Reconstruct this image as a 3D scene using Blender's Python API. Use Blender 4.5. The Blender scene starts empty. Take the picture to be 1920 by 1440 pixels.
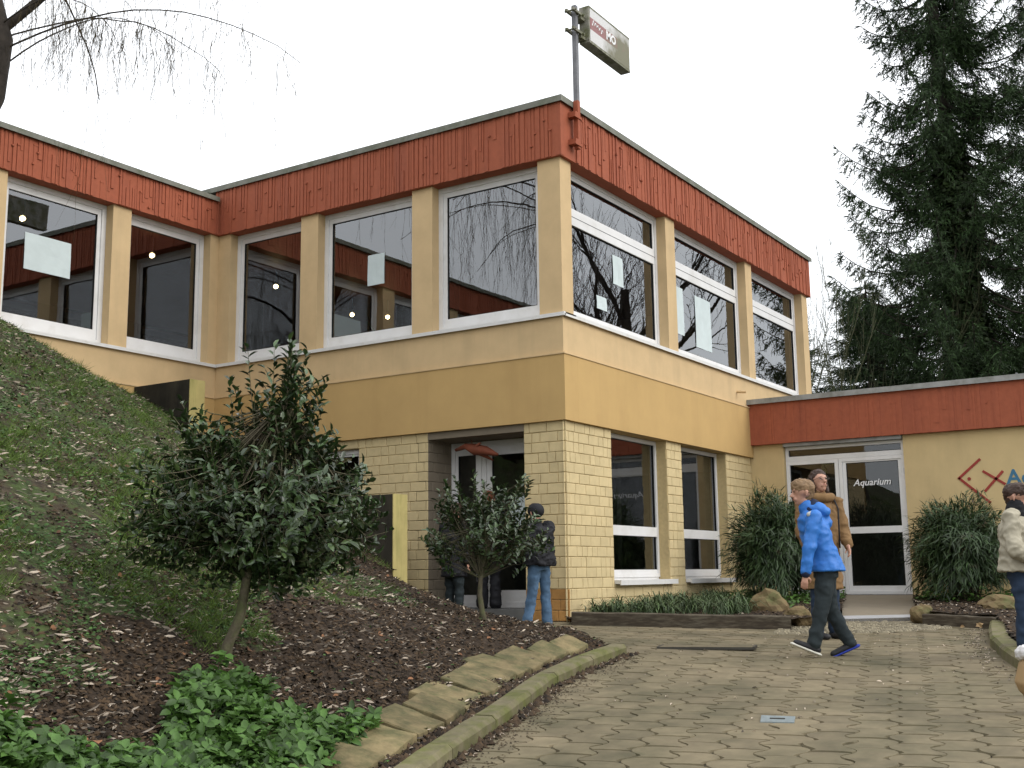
import bpy, math, random
import numpy as np
from mathutils import Vector, Matrix, noise as mnoise
random.seed(7); RNG = np.random.default_rng(7)
C = bpy.context.scene.collection
sc = bpy.context.scene
# ------------------------------------------------------------------ camera, world, light
CAM = np.array([-12.0795, -7.0575, 0.5385])
_r = Vector((0.54469072, -0.83854053, -0.01271992)); _u = Vector((-0.12913427, -0.09884893, 0.98668801)); _f = Vector((0.82863524, 0.53579723, 0.16212642))
cd = bpy.data.cameras.new('camera'); cam = bpy.data.objects.new('camera', cd); C.objects.link(cam)
cd.sensor_width = 36; cd.lens = 41.058; cd.clip_start = .05; cd.clip_end = 3000
cam.matrix_world = Matrix(((_r.x, _u.x, -_f.x, CAM[0]), (_r.y, _u.y, -_f.y, CAM[1]), (_r.z, _u.z, -_f.z, CAM[2]), (0, 0, 0, 1)))
sc.camera = cam
SUN_EL, SUN_AZ = 34, 166      # azimuth in degrees from +Y clockwise
w = bpy.data.worlds.new('World'); sc.world = w; w.use_nodes = True
nt = w.node_tree; nt.nodes.clear()
o_ = nt.nodes.new('ShaderNodeOutputWorld'); bg = nt.nodes.new('ShaderNodeBackground'); bg.inputs[1].default_value = .145
sky = nt.nodes.new('ShaderNodeTexSky'); sky.sky_type = 'NISHITA'; sky.sun_disc = False
sky.sun_elevation = math.radians(SUN_EL); sky.sun_rotation = math.radians(SUN_AZ)
tc = nt.nodes.new('ShaderNodeTexCoord'); sep = nt.nodes.new('ShaderNodeSeparateXYZ'); nt.links.new(tc.outputs['Generated'], sep.inputs[0])
cr = nt.nodes.new('ShaderNodeValToRGB'); nt.links.new(sep.outputs[2], cr.inputs[0])
cr.color_ramp.elements[0].position = 0; cr.color_ramp.elements[0].color = (.80, .82, .84, 1)
cr.color_ramp.elements[1].position = 1; cr.color_ramp.elements[1].color = (1.08, 1.10, 1.13, 1)
ns = nt.nodes.new('ShaderNodeTexNoise'); ns.inputs['Scale'].default_value = 1.6; ns.inputs['Detail'].default_value = 4; nt.links.new(tc.outputs['Generated'], ns.inputs[0])
mr = nt.nodes.new('ShaderNodeMapRange'); mr.inputs[3].default_value = 11.5; mr.inputs[4].default_value = 14.5; nt.links.new(ns.outputs[0], mr.inputs[0])
vm = nt.nodes.new('ShaderNodeVectorMath'); vm.operation = 'SCALE'; nt.links.new(cr.outputs[0], vm.inputs[0]); nt.links.new(mr.outputs[0], vm.inputs['Scale'])
mx = nt.nodes.new('ShaderNodeMixRGB'); mx.inputs[0].default_value = .9; nt.links.new(sky.outputs[0], mx.inputs[1]); nt.links.new(vm.outputs[0], mx.inputs[2])
nt.links.new(mx.outputs[0], bg.inputs[0]); nt.links.new(bg.outputs[0], o_.inputs[0])
sl = bpy.data.lights.new('sun', 'SUN'); sl.energy = 1.5; sl.angle = math.radians(32); sl.color = (1, .97, .92)
so = bpy.data.objects.new('sun', sl); C.objects.link(so)
_sd = Vector((math.sin(math.radians(SUN_AZ)) * math.cos(math.radians(SUN_EL)), math.cos(math.radians(SUN_AZ)) * math.cos(math.radians(SUN_EL)), math.sin(math.radians(SUN_EL))))
so.rotation_euler = _sd.to_track_quat('Z', 'Y').to_euler()
sc.view_settings.view_transform = 'Standard'; sc.view_settings.look = 'None'; sc.view_settings.gamma = 1
sc.view_settings.use_curve_mapping = False; sc.view_settings.exposure = 0.0
sc.render.engine = 'CYCLES'; sc.cycles.max_bounces = 7; sc.cycles.diffuse_bounces = 3; sc.cycles.glossy_bounces = 3; sc.cycles.transparent_max_bounces = 12; sc.cycles.use_denoising = True

# ------------------------------------------------------------------ materials
def mat(name, col, rough=.8, var=.15, scale=6., bump=.0, bscale=60., rnd=0., spec=.3, col2=None, c2scale=2., c2lo=.45, c2hi=.65, streak=False, metal=0., rough2=None, trans=0., emit=None, stretch=None, objrnd=0.):
    m = bpy.data.materials.new(name); m.use_nodes = True; t = m.node_tree; N = t.nodes; L = t.links
    b = N['Principled BSDF']; b.inputs['Roughness'].default_value = rough; b.inputs['Specular IOR Level'].default_value = spec; b.inputs['Metallic'].default_value = metal
    g = N.new('ShaderNodeNewGeometry')
    vec = g.outputs['Position']
    if stretch:
        mp = N.new('ShaderNodeMapping'); mp.inputs['Scale'].default_value = stretch; L.new(vec, mp.inputs[0]); vec = mp.outputs[0]
    n1 = N.new('ShaderNodeTexNoise'); n1.inputs['Scale'].default_value = scale; n1.inputs['Detail'].default_value = 5; n1.inputs['Roughness'].default_value = .6; L.new(vec, n1.inputs['Vector'])
    r1 = N.new('ShaderNodeMapRange'); r1.inputs[1].default_value = .3; r1.inputs[2].default_value = .7; r1.inputs[3].default_value = 1 - var; r1.inputs[4].default_value = 1 + var; L.new(n1.outputs[0], r1.inputs[0])
    val = r1.outputs[0]
    if rnd or objrnd:
        if rnd: src = g.outputs['Random Per Island']
        else: src = N.new('ShaderNodeObjectInfo').outputs['Random']
        rr = N.new('ShaderNodeMapRange'); k = rnd or objrnd; rr.inputs[3].default_value = 1 - k; rr.inputs[4].default_value = 1 + k; L.new(src, rr.inputs[0])
        mm = N.new('ShaderNodeMath'); mm.operation = 'MULTIPLY'; L.new(val, mm.inputs[0]); L.new(rr.outputs[0], mm.inputs[1]); val = mm.outputs[0]
    base = N.new('ShaderNodeRGB'); base.outputs[0].default_value = (*col, 1); cout = base.outputs[0]
    if col2:
        n2 = N.new('ShaderNodeTexNoise'); n2.inputs['Scale'].default_value = c2scale; n2.inputs['Detail'].default_value = 6; n2.inputs['Roughness'].default_value = .65
        if streak:
            mp2 = N.new('ShaderNodeMapping'); mp2.inputs['Scale'].default_value = (1, 1, .12); L.new(g.outputs['Position'], mp2.inputs[0]); L.new(mp2.outputs[0], n2.inputs['Vector'])
        else: L.new(vec, n2.inputs['Vector'])
        r2 = N.new('ShaderNodeMapRange'); r2.inputs[1].default_value = c2lo; r2.inputs[2].default_value = c2hi; L.new(n2.outputs[0], r2.inputs[0])
        f = r2.outputs[0]
        mxx = N.new('ShaderNodeMixRGB'); mxx.inputs[2].default_value = (*col2, 1); L.new(f, mxx.inputs[0]); L.new(cout, mxx.inputs[1]); cout = mxx.outputs[0]
    vmm = N.new('ShaderNodeVectorMath'); vmm.operation = 'SCALE'; L.new(cout, vmm.inputs[0]); L.new(val, vmm.inputs['Scale'])
    L.new(vmm.outputs[0], b.inputs['Base Color'])
    if bump:
        n3 = N.new('ShaderNodeTexNoise'); n3.inputs['Scale'].default_value = bscale; n3.inputs['Detail'].default_value = 4; L.new(vec, n3.inputs['Vector'])
        bp = N.new('ShaderNodeBump'); bp.inputs['Strength'].default_value = min(1, bump * 20); bp.inputs['Distance'].default_value = bump; L.new(n3.outputs[0], bp.inputs['Height']); L.new(bp.outputs[0], b.inputs['Normal'])
    if trans:
        b.inputs['Transmission Weight'].default_value = 0
        tr = N.new('ShaderNodeBsdfTranslucent'); L.new(vmm.outputs[0], tr.inputs[0]); ms = N.new('ShaderNodeMixShader'); ms.inputs[0].default_value = trans
        L.new(b.outputs[0], ms.inputs[1]); L.new(tr.outputs[0], ms.inputs[2]); L.new(ms.outputs[0], N['Material Output'].inputs[0])
    if emit:
        b.inputs['Emission Color'].default_value = (*emit[0], 1); b.inputs['Emission Strength'].default_value = emit[1]
    return m
def glass_mat(name, tint, ior, wav=.0):
    m = bpy.data.materials.new(name); m.use_nodes = True; t = m.node_tree; N = t.nodes; L = t.links; N.remove(N['Principled BSDF'])
    fr = N.new('ShaderNodeFresnel'); fr.inputs[0].default_value = ior
    tr = N.new('ShaderNodeBsdfTransparent'); tr.inputs[0].default_value = (*tint, 1)
    gl = N.new('ShaderNodeBsdfGlossy'); gl.inputs['Roughness'].default_value = 0.0; gl.inputs[0].default_value = (.96, .98, 1, 1)
    ms = N.new('ShaderNodeMixShader'); L.new(fr.outputs[0], ms.inputs[0]); L.new(tr.outputs[0], ms.inputs[1]); L.new(gl.outputs[0], ms.inputs[2])
    if wav:
        g = N.new('ShaderNodeNewGeometry'); n3 = N.new('ShaderNodeTexNoise'); n3.inputs['Scale'].default_value = 3.2; n3.inputs['Detail'].default_value = 1.5; L.new(g.outputs['Position'], n3.inputs[0])
        bp = N.new('ShaderNodeBump'); bp.inputs['Strength'].default_value = 1; bp.inputs['Distance'].default_value = wav; L.new(n3.outputs[0], bp.inputs['Height'])
        L.new(bp.outputs[0], gl.inputs['Normal'])
    L.new(ms.outputs[0], N['Material Output'].inputs[0]); return m
M = {}
M['wall'] = mat('peach_render', (.575, .415, .228), .9, .07, 3, .0018, 130, col2=(.47, .345, .195), c2scale=2.6, c2lo=.5, c2hi=.85, streak=True)
M['ochre'] = mat('ochre_render', (.50, .33, .135), .85, .05, 2, .0008, 160, col2=(.44, .285, .115), c2scale=2.2, c2lo=.5, c2hi=.85, streak=True)
M['brick'] = mat('cream_paint', (.57, .455, .25), .75, .07, 9, .003, 35, objrnd=.06)
M['bricks'] = mat('cream_paint_courses', (.57, .455, .25), .75, .07, 9, .003, 35, rnd=.06)
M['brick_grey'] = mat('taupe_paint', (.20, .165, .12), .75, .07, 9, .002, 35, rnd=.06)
M['brick_orange'] = mat('ochre_paint', (.42, .22, .07), .8, .2, 9, .003, 35, objrnd=.1)
M['joint'] = mat('painted_joint', (.50, .38, .19), .9, .1, 20, .002, 50)
M['cream'] = mat('cream_plaster', (.57, .43, .22), .85, .06, 3, .0015, 90, col2=(.45, .34, .18), c2scale=1.4, c2lo=.5, c2hi=.85, streak=True)
M['fascia'] = mat('red_painted_concrete', (.33, .092, .046), .8, .09, 14, .004, 55, col2=(.25, .07, .04), c2scale=3, c2lo=.5, c2hi=.8, streak=True)
M['cap'] = mat('zinc_edge', (.17, .17, .14), .6, .15, 6, .001, 40, spec=.4, col2=(.10, .11, .07), c2scale=4)
M['cap2'] = mat('grey_edge', (.30, .30, .29), .6, .12, 6, .001, 40, col2=(.2, .2, .18), c2scale=4)
M['roof'] = mat('roof_felt', (.08, .08, .08), .9, .2)
M['white'] = mat('white_frame', (.72, .71, .70), .35, .04, 4, spec=.5, col2=(.55, .53, .49), c2scale=2.5, c2lo=.5, c2hi=.9)
M['sill'] = mat('white_sill', (.68, .67, .65), .4, .06, 5, spec=.5, col2=(.5, .48, .43), c2scale=5, c2lo=.55, c2hi=.8)
M['gasket'] = mat('rubber', (.015, .015, .015), .6, .1)
M['glass'] = glass_mat('window_glass', (.66, .72, .70), 2.45, .00035)
M['glass_plain'] = glass_mat('door_glass', (.6, .64, .6), 1.75, .0005)
M['in_wall'] = mat('interior_wall', (.10, .095, .085), .9, .2)
M['in_ceil'] = mat('timber_ceiling', (.12, .035, .015), .6, .3, 4, .003, 20, stretch=(1, 8, 1))
M['in_floor'] = mat('interior_floor', (.09, .085, .08), .6, .2)
M['paver'] = mat('concrete_paver', (.170, .138, .084), .85, .18, 7, .003, 90, objrnd=.13, col2=(.085, .076, .042), c2scale=1.3, c2lo=.42, c2hi=.72)
M['pavers'] = mat('concrete_pavers', (.170, .138, .084), .85, .18, 7, .003, 90, rnd=.13, col2=(.085, .076, .042), c2scale=1.3, c2lo=.42, c2hi=.72)
M['joint_dirt'] = mat('joint_dirt', (.035, .028, .02), .95, .4, 20, .01, 40, col2=(.10, .085, .05), c2scale=2.2, c2lo=.42, c2hi=.56)
M['kerb'] = mat('mossy_concrete', (.15, .13, .075), .9, .2, 12, .008, 50, col2=(.10, .105, .03), c2scale=5, c2lo=.42, c2hi=.65, objrnd=.1)
M['slab'] = mat('sandstone_slab', (.18, .14, .07), .9, .25, 9, .02, 22, col2=(.085, .08, .035), c2scale=5, c2lo=.42, c2hi=.62, objrnd=.2)
M['soil'] = mat('mulch_soil', (.028, .018, .010), .95, .5, 25, .03, 30, col2=(.045, .031, .02), c2scale=12)
M['turf'] = mat('thin_turf_soil', (.05, .037, .022), .95, .55, 16, .04, 22, col2=(.04, .058, .016), c2scale=4, c2lo=.42, c2hi=.55)
M['chip'] = mat('bark_chip', (.040, .025, .013), .9, .3, 20, rnd=.85)
M['straw'] = mat('dead_leaf', (.36, .30, .235), .8, .25, 20, rnd=.8, trans=.15)
M['brown_leaf'] = mat('brown_leaf', (.16, .075, .035), .8, .3, 20, rnd=.5)
M['grass'] = mat('grass_blade', (.10, .155, .03), .7, .3, 8, rnd=.45, trans=.25)
M['herb'] = mat('small_herb', (.055, .11, .028), .7, .3, 8, rnd=.45, trans=.15)
M['plant'] = mat('ground_plant_leaf', (.062, .128, .024), .5, .3, 10, rnd=.55, trans=.25, spec=.4)
M['holly'] = mat('glossy_leaf', (.032, .062, .018), .36, .25, 10, rnd=.6, spec=.6, col2=(.05, .075, .022), c2scale=6)
M['bark'] = mat('tree_bark', (.10, .085, .055), .9, .3, 30, .006, 60, col2=(.07, .08, .03), c2scale=8)
M['bark_dark'] = mat('dark_bark', (.035, .028, .022), .9, .4, 12, .02, 20)
M['twig'] = mat('willow_twig', (.06, .045, .02), .8, .3, 5)
M['needle'] = mat('spruce_needles', (.023, .045, .013), .7, .4, .8, rnd=.6, spec=.25)
M['ivy'] = mat('ivy_leaf', (.025, .04, .012), .5, .3, 2, rnd=.5)
M['bamboo'] = mat('bamboo_leaf', (.035, .065, .020), .5, .25, 3, rnd=.5, spec=.5, col2=(.12, .085, .05), c2scale=3.2, c2lo=.62, c2hi=.72, trans=.15)
M['liriope'] = mat('strap_leaf', (.06, .095, .035), .5, .25, 5, rnd=.45, spec=.5)
M['rock'] = mat('weathered_rock', (.17, .12, .06), .9, .3, 10, .03, 12, col2=(.10, .10, .04), c2scale=5)
M['beam'] = mat('dark_timber', (.055, .042, .028), .85, .3, 8, .006, 30, stretch=(1, 1, 6), col2=(.10, .085, .06), c2scale=4)
M['retain'] = mat('wall_dark', (.045, .038, .026), .9, .4, 4, .008, 25, col2=(.02, .018, .013), c2scale=3, streak=True)  # long wall faces: far darker tone than the yellow end faces, streaked vertically
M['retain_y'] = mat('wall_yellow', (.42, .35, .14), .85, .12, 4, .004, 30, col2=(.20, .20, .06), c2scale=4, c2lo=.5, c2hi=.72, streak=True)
M['step'] = mat('grey_step', (.13, .13, .125), .85, .15, 10, .003, 60)
M['metal'] = mat('grey_pole', (.16, .16, .17), .5, .2, 10, metal=.3)
M['alu'] = mat('aluminium', (.55, .55, .56), .4, .1, 5, metal=.4)
M['ramp'] = mat('timber_ramp', (.22, .185, .135), .8, .15, 6, .003, 40, stretch=(6, 1, 1))
M['paper'] = mat('white_paper', (.55, .62, .62), .7, .05, 5)
M['blue_letter'] = mat('blue_letter', (.045, .16, .26), .6, .1)
M['red_letter'] = mat('red_stroke', (.30, .04, .03), .6, .15, 12)
M['white_letter'] = mat('white_letter', (.8, .8, .8), .5, .02)
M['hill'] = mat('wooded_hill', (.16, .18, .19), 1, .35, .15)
M['ground'] = mat('ground', (.06, .06, .035), .95, .3, 1, col2=(.04, .06, .02), c2scale=.5)
M['skin'] = mat('skin', (.46, .25, .175), .55, .08, 15, spec=.4)
M['hair_blond'] = mat('blond_hair', (.20, .125, .065), .6, .2, 40, .004, 120, stretch=(1, 1, .3))
M['hair_dark'] = mat('dark_hair', (.045, .025, .017), .5, .2, 40, .004, 120)
M['hair_red'] = mat('auburn_hair', (.13, .045, .02), .5, .2, 40, .004, 120)
M['blue'] = mat('blue_nylon', (.025, .155, .50), .55, .1, 12, .004, 28, spec=.4)
M['navy'] = mat('navy_cloth', (.012, .018, .045), .8, .15, 12)
M['camel'] = mat('camel_wool', (.19, .112, .05), .95, .12, 12, .003, 60)
M['beige'] = mat('beige_cotton', (.36, .325, .245), .8, .12, 14, .006, 22)
M['black'] = mat('black_cloth', (.012, .012, .015), .75, .2, 12, .004, 30)
M['trouser'] = mat('dark_grey_trousers', (.022, .03, .033), .85, .2, 12, .006, 25)
M['jeans'] = mat('blue_denim', (.075, .135, .22), .85, .35, 7, .004, 40)
M['dkjeans'] = mat('dark_denim', (.02, .035, .065), .85, .3, 7, .004, 40)
M['shoe'] = mat('black_shoe', (.02, .02, .022), .6, .1)
M['sole_w'] = mat('white_sole', (.62, .60, .52), .6, .05)
M['sole_b'] = mat('blue_sole', (.02, .04, .30), .6, .05)
M['grey_patch'] = mat('reflective_patch', (.42, .42, .40), .5, .05)
M['eye'] = mat('eye', (.02, .015, .012), .2, .05, spec=.6)
M['lip'] = mat('lip', (.36, .11, .09), .5, .05)
M['fleece'] = mat('white_fleece', (.68, .66, .66), 1, .1, 30, .012, 40)
M['tan'] = mat('tan_leather', (.33, .22, .11), .6, .12, 8, .002, 30)
M['lamp'] = mat('lamp_bulb', (.9, .7, .4), .5, 0, emit=((1, .72, .35), 45))
M['blue_panel'] = mat('blue_panel', (.02, .18, .42), .6, .1)
M['grille'] = mat('iron_grate', (.06, .055, .045), .6, .2, metal=.3)
M['zinc'] = mat('galvanised_lid', (.20, .235, .24), .5, .15, 20, metal=.2)
M['rust'] = mat('rust_red_wood', (.22, .065, .035), .7, .2)
# weathered illuminated sign: flat print, red band with moss at the outer end
def sign_mat():
    m = bpy.data.materials.new('sign_print'); m.use_nodes = True; t = m.node_tree; N = t.nodes; L = t.links; b = N['Principled BSDF']; b.inputs['Roughness'].default_value = .45
    g = N.new('ShaderNodeNewGeometry'); s = N.new('ShaderNodeSeparateXYZ'); L.new(g.outputs['Position'], s.inputs[0])
    def rng(v, a, c):
        r = N.new('ShaderNodeMapRange'); r.inputs[1].default_value = a; r.inputs[2].default_value = c; L.new(v, r.inputs[0]); return r.outputs[0]
    def mul(a, c, op='MULTIPLY'):
        q = N.new('ShaderNodeMath'); q.operation = op; L.new(a, q.inputs[0]); L.new(c, q.inputs[1]); return q.outputs[0]
    band = mul(rng(s.outputs[2], 7.535, 7.54), rng(s.outputs[2], 7.705, 7.70))
    m1 = N.new('ShaderNodeMixRGB'); m1.inputs[1].default_value = (.58, .57, .56, 1); m1.inputs[2].default_value = (.24, .085, .08, 1); L.new(band, m1.inputs[0])
    n = N.new('ShaderNodeTexNoise'); n.inputs['Scale'].default_value = 7; n.inputs['Detail'].default_value = 8; L.new(g.outputs['Position'], n.inputs[0])
    ad = mul(mul(rng(s.outputs[0], .62, 1.25), rng(s.outputs[2], 8.15, 7.45)), n.outputs[0], 'ADD')
    m2 = N.new('ShaderNodeMixRGB'); m2.inputs[2].default_value = (.13, .12, .055, 1); L.new(rng(ad, .74, 1.25), m2.inputs[0]); L.new(m1.outputs[0], m2.inputs[1])
    L.new(m2.outputs[0], b.inputs['Base Color']); return m
M['sign'] = sign_mat()
M['signbox'] = mat('mossy_sign_case', (.24, .23, .19), .7, .2, 14, .003, 40, col2=(.10, .105, .045), c2scale=8, c2lo=.42, c2hi=.62)

# ------------------------------------------------------------------ mesh helpers
W = {}
class MB:
    def __init__(s): s.v = []; s.f = []; s.m = []
    def add(s, vs, fs, mi=0):
        k = len(s.v); s.v += [tuple(p) for p in vs]; s.f += [tuple(k + i for i in q) for q in fs]; s.m += [mi] * len(fs)
    def box(s, a, b, mi=0):
        x0, y0, z0 = a; x1, y1, z1 = b
        s.add([(x0, y0, z0), (x1, y0, z0), (x1, y1, z0), (x0, y1, z0), (x0, y0, z1), (x1, y0, z1), (x1, y1, z1), (x0, y1, z1)],
              [(0, 3, 2, 1), (4, 5, 6, 7), (0, 1, 5, 4), (1, 2, 6, 5), (2, 3, 7, 6), (3, 0, 4, 7)], mi); return s
    def lbox(s, F, a0, a1, n0, n1, z0, z1, mi=0):      # F = (origin, along, out)
        O, A, Nn = F; P = []
        for z in (z0, z1):
            for a, n in ((a0, n0), (a1, n0), (a1, n1), (a0, n1)):
                P.append((O[0] + A[0] * a + Nn[0] * n, O[1] + A[1] * a + Nn[1] * n, z))
        s.add(P, [(0, 3, 2, 1), (4, 5, 6, 7), (0, 1, 5, 4), (1, 2, 6, 5), (2, 3, 7, 6), (3, 0, 4, 7)], mi); return s
    def tube(s, P, R, n=8, mi=0, cap=True):
        P = [Vector(p) for p in P]; rings = []
        ref = Vector((0, 0, 1)) if abs((P[-1] - P[0]).normalized().z) < .9 else Vector((1, 0, 0))
        k = len(s.v)
        for i, p in enumerate(P):
            d = (P[min(i + 1, len(P) - 1)] - P[max(i - 1, 0)]).normalized(); x = d.cross(ref).normalized(); y = d.cross(x)
            r = R[i] if hasattr(R, '__len__') else R
            for j in range(n):
                t = 2 * math.pi * j / n; s.v.append(tuple(p + x * math.cos(t) * r + y * math.sin(t) * r))
        for i in range(len(P) - 1):
            for j in range(n):
                a = k + i * n + j; b = k + i * n + (j + 1) % n; s.f.append((a, b, b + n, a + n)); s.m.append(mi)
        if cap:
            s.f.append(tuple(k + j for j in range(n))[::-1]); s.m.append(mi); s.f.append(tuple(k + (len(P) - 1) * n + j for j in range(n))); s.m.append(mi)
        return s
    def prism(s, poly, z0, z1, mi=0):
        n = len(poly); s.add([(x, y, z0) for x, y in poly] + [(x, y, z1) for x, y in poly],
            [tuple(range(n))[::-1], tuple(range(n, 2 * n))] + [(i, (i + 1) % n, (i + 1) % n + n, i + n) for i in range(n)], mi); return s
def finish(name, me, mats, parent, label, cat, group, kind, loc, smooth):
    for m in (mats if isinstance(mats, (list, tuple)) else [mats]): me.materials.append(M[m] if isinstance(m, str) else m)
    if smooth: me.shade_smooth()
    ob = bpy.data.objects.new(name, me); C.objects.link(ob)
    if parent is not None:
        ob.parent = parent; ob.location = -W[parent.name]; W[ob.name] = Vector((0, 0, 0))
    else:
        L = Vector(loc) if loc is not None else Vector((0, 0, 0))
        if loc is not None: me.transform(Matrix.Translation(-L))
        ob.location = L; W[ob.name] = L
    tag(ob, label, cat, group, kind); return ob
def tag(ob, label=None, cat=None, group=None, kind=None):
    if label: ob['label'] = label
    if cat: ob['category'] = cat
    if group: ob['group'] = group
    if kind: ob['kind'] = kind
def mk(name, mb, mats, parent=None, label=None, cat=None, group=None, kind=None, loc=None, smooth=False):
    me = bpy.data.meshes.new(name); me.from_pydata(mb.v, [], mb.f); me.update()
    if any(mb.m): me.polygons.foreach_set('material_index', mb.m)
    return finish(name, me, mats, parent, label, cat, group, kind, loc, smooth)
def np_mesh(name, v, f):
    me = bpy.data.meshes.new(name); v = np.asarray(v, dtype=np.float32); f = np.asarray(f, dtype=np.int32); k = f.shape[1]
    me.vertices.add(len(v)); me.vertices.foreach_set('co', v.ravel()); me.loops.add(f.size); me.loops.foreach_set('vertex_index', f.ravel())
    me.polygons.add(len(f)); me.polygons.foreach_set('loop_start', np.arange(0, f.size, k, dtype=np.int32)); me.polygons.foreach_set('loop_total', np.full(len(f), k, dtype=np.int32))
    me.update(calc_edges=True); return me
def mk_np(name, v, f, mats, parent=None, label=None, cat=None, group=None, kind=None, loc=None, smooth=False, mi=None):
    me = np_mesh(name, v, f)
    if mi is not None: me.polygons.foreach_set('material_index', np.asarray(mi, dtype=np.int32))
    return finish(name, me, mats, parent, label, cat, group, kind, loc, smooth)
def thing(name, loc, label, cat, group=None):
    ob = bpy.data.objects.new(name, None); C.objects.link(ob); ob.location = loc; ob.empty_display_size = .2; W[ob.name] = Vector(loc); tag(ob, label, cat, group); return ob
def nrm(a): return a / np.maximum(np.linalg.norm(a, axis=-1, keepdims=True), 1e-9)
def scatter(tv, tf, pos, fwd, up, sc_):
    tv = np.asarray(tv, float); tf = np.asarray(tf); pos = np.asarray(pos); n = len(pos)
    fwd = nrm(fwd); rt = nrm(np.cross(fwd, up)); up2 = np.cross(rt, fwd); s_ = np.asarray(sc_)
    if s_.ndim == 1: s_ = s_[:, None].repeat(3, 1)
    v = pos[:, None, :] + rt[:, None, :] * (tv[None, :, 0:1] * s_[:, None, 0:1]) + fwd[:, None, :] * (tv[None, :, 1:2] * s_[:, None, 1:2]) + up2[:, None, :] * (tv[None, :, 2:3] * s_[:, None, 2:3])
    f = tf[None] + (np.arange(n) * len(tv))[:, None, None]
    return v.reshape(-1, 3), f.reshape(-1, tf.shape[1])
def tubes_np(cv, rad, n=3):
    cv = np.asarray(cv, float); N_, K, _ = cv.shape
    d = np.empty_like(cv); d[:, 1:-1] = cv[:, 2:] - cv[:, :-2]; d[:, 0] = cv[:, 1] - cv[:, 0]; d[:, -1] = cv[:, -1] - cv[:, -2]; d = nrm(d)
    ref = np.where(np.abs(d[:, :1, 2:3]) > .8, np.array([1., 0, 0]), np.array([0, 0, 1.])); x = nrm(np.cross(d, np.broadcast_to(ref, d.shape))); y = np.cross(d, x)
    t = np.arange(n) * 2 * np.pi / n
    v = cv[:, :, None] + (x[:, :, None] * np.cos(t)[None, None, :, None] + y[:, :, None] * np.sin(t)[None, None, :, None]) * rad[:, :, None, None]
    idx = np.arange(N_ * K * n).reshape(N_, K, n); a = idx[:, :-1]; b = idx[:, 1:]; a2 = np.roll(a, -1, 2); b2 = np.roll(b, -1, 2)
    return v.reshape(-1, 3), np.stack([a, a2, b2, b], -1).reshape(-1, 4)
def cat_np(parts):
    V = []; F = []; k = 0
    for v, f in parts: V.append(v); F.append(f + k); k += len(v)
    return np.concatenate(V), np.concatenate(F)
def rdir(n, zlo=-1, zhi=1):
    z = RNG.uniform(zlo, zhi, n); t = RNG.uniform(0, 2 * np.pi, n); r = np.sqrt(1 - z * z); return np.stack([r * np.cos(t), r * np.sin(t), z], 1)
LEAF_V = [(0, 0, 0), (-.5, .35, .10), (0, .38, -.05), (.5, .35, .10), (-.42, .72, .02), (0, .74, -.12), (.42, .72, .02), (0, 1, -.22)]
LEAF_F = [(0, 2, 1), (0, 3, 2), (1, 2, 5), (1, 5, 4), (2, 3, 6), (2, 6, 5), (4, 5, 7), (5, 6, 7)]
BLADE_V = [(-.5, 0, 0), (.5, 0, 0), (-.35, .55, .05), (.35, .55, .05), (0, 1, -.12)]; BLADE_F = [(0, 1, 3), (0, 3, 2), (2, 3, 4)]
SLV = [(-.5, 0, 0), (.5, 0, 0), (.1, 1, 0)]; SLF = [(0, 1, 2)]

# ------------------------------------------------------------------ ground functions
U = np.array([.9674, .2531])
def G(x, y):
    x = np.asarray(x, float); y = np.asarray(y, float)
    s = (x - CAM[0]) * U[0] + (y - CAM[1]) * U[1]; z = .1 * (s - 10.6)
    z = np.where(z < -.1, z, -.1 * np.exp(-(np.maximum(z, -.1) + .1) / .1)); z = np.maximum(z, -2.)
    k = np.clip((s - 6) / 4, 0, 1); k = k * k * (3 - 2 * k)
    return z - .026 * np.clip(-y, 0, 4.5) * k
def Gf(x, y): return float(G(x, y))
def inside(px, py, poly):
    r = np.zeros(np.shape(px), bool); n = len(poly)
    for i in range(n):
        x0, y0 = poly[i]; x1, y1 = poly[(i + 1) % n]
        c = ((y0 > py) != (y1 > py)) & (px < (x1 - x0) * (py - y0) / (y1 - y0 + 1e-12) + x0); r ^= c
    return r
def dseg(px, py, line, closed=False):
    best = np.full(np.shape(px), 1e9); n = len(line)
    for i in range(n if closed else n - 1):
        x0, y0 = line[i]; x1, y1 = line[(i + 1) % n]; dx, dy = x1 - x0, y1 - y0; t = np.clip(((px - x0) * dx + (py - y0) * dy) / (dx * dx + dy * dy), 0, 1)
        best = np.minimum(best, np.hypot(px - x0 - t * dx, py - y0 - t * dy))
    return best
KERB = [(-10.4, -4.35), (-8.6, -3.68), (-6.95, -3.17), (-5.9, -2.88), (-4.6, -2.46), (-3.8, -2.32), (-3.05, -2.27)]
def offs(line, d):
    o = []
    for i, (x, y) in enumerate(line):
        x0, y0 = line[max(i - 1, 0)]; x1, y1 = line[min(i + 1, len(line) - 1)]; l = math.hypot(x1 - x0, y1 - y0); o.append((x - (y1 - y0) / l * d, y + (x1 - x0) / l * d))
    return o
BED = offs(KERB, .05) + [(-2.85, -2.1), (-2.45, -1.6), (-2.0, -1.0), (-1.6, -.3), (-1.4, .4), (-1.38, 1.1), (-1.42, 1.42), (-1.40, 6.02), (-14, 6.02), (-14, -3.0)]
EDGE = BED[:-3]
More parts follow.
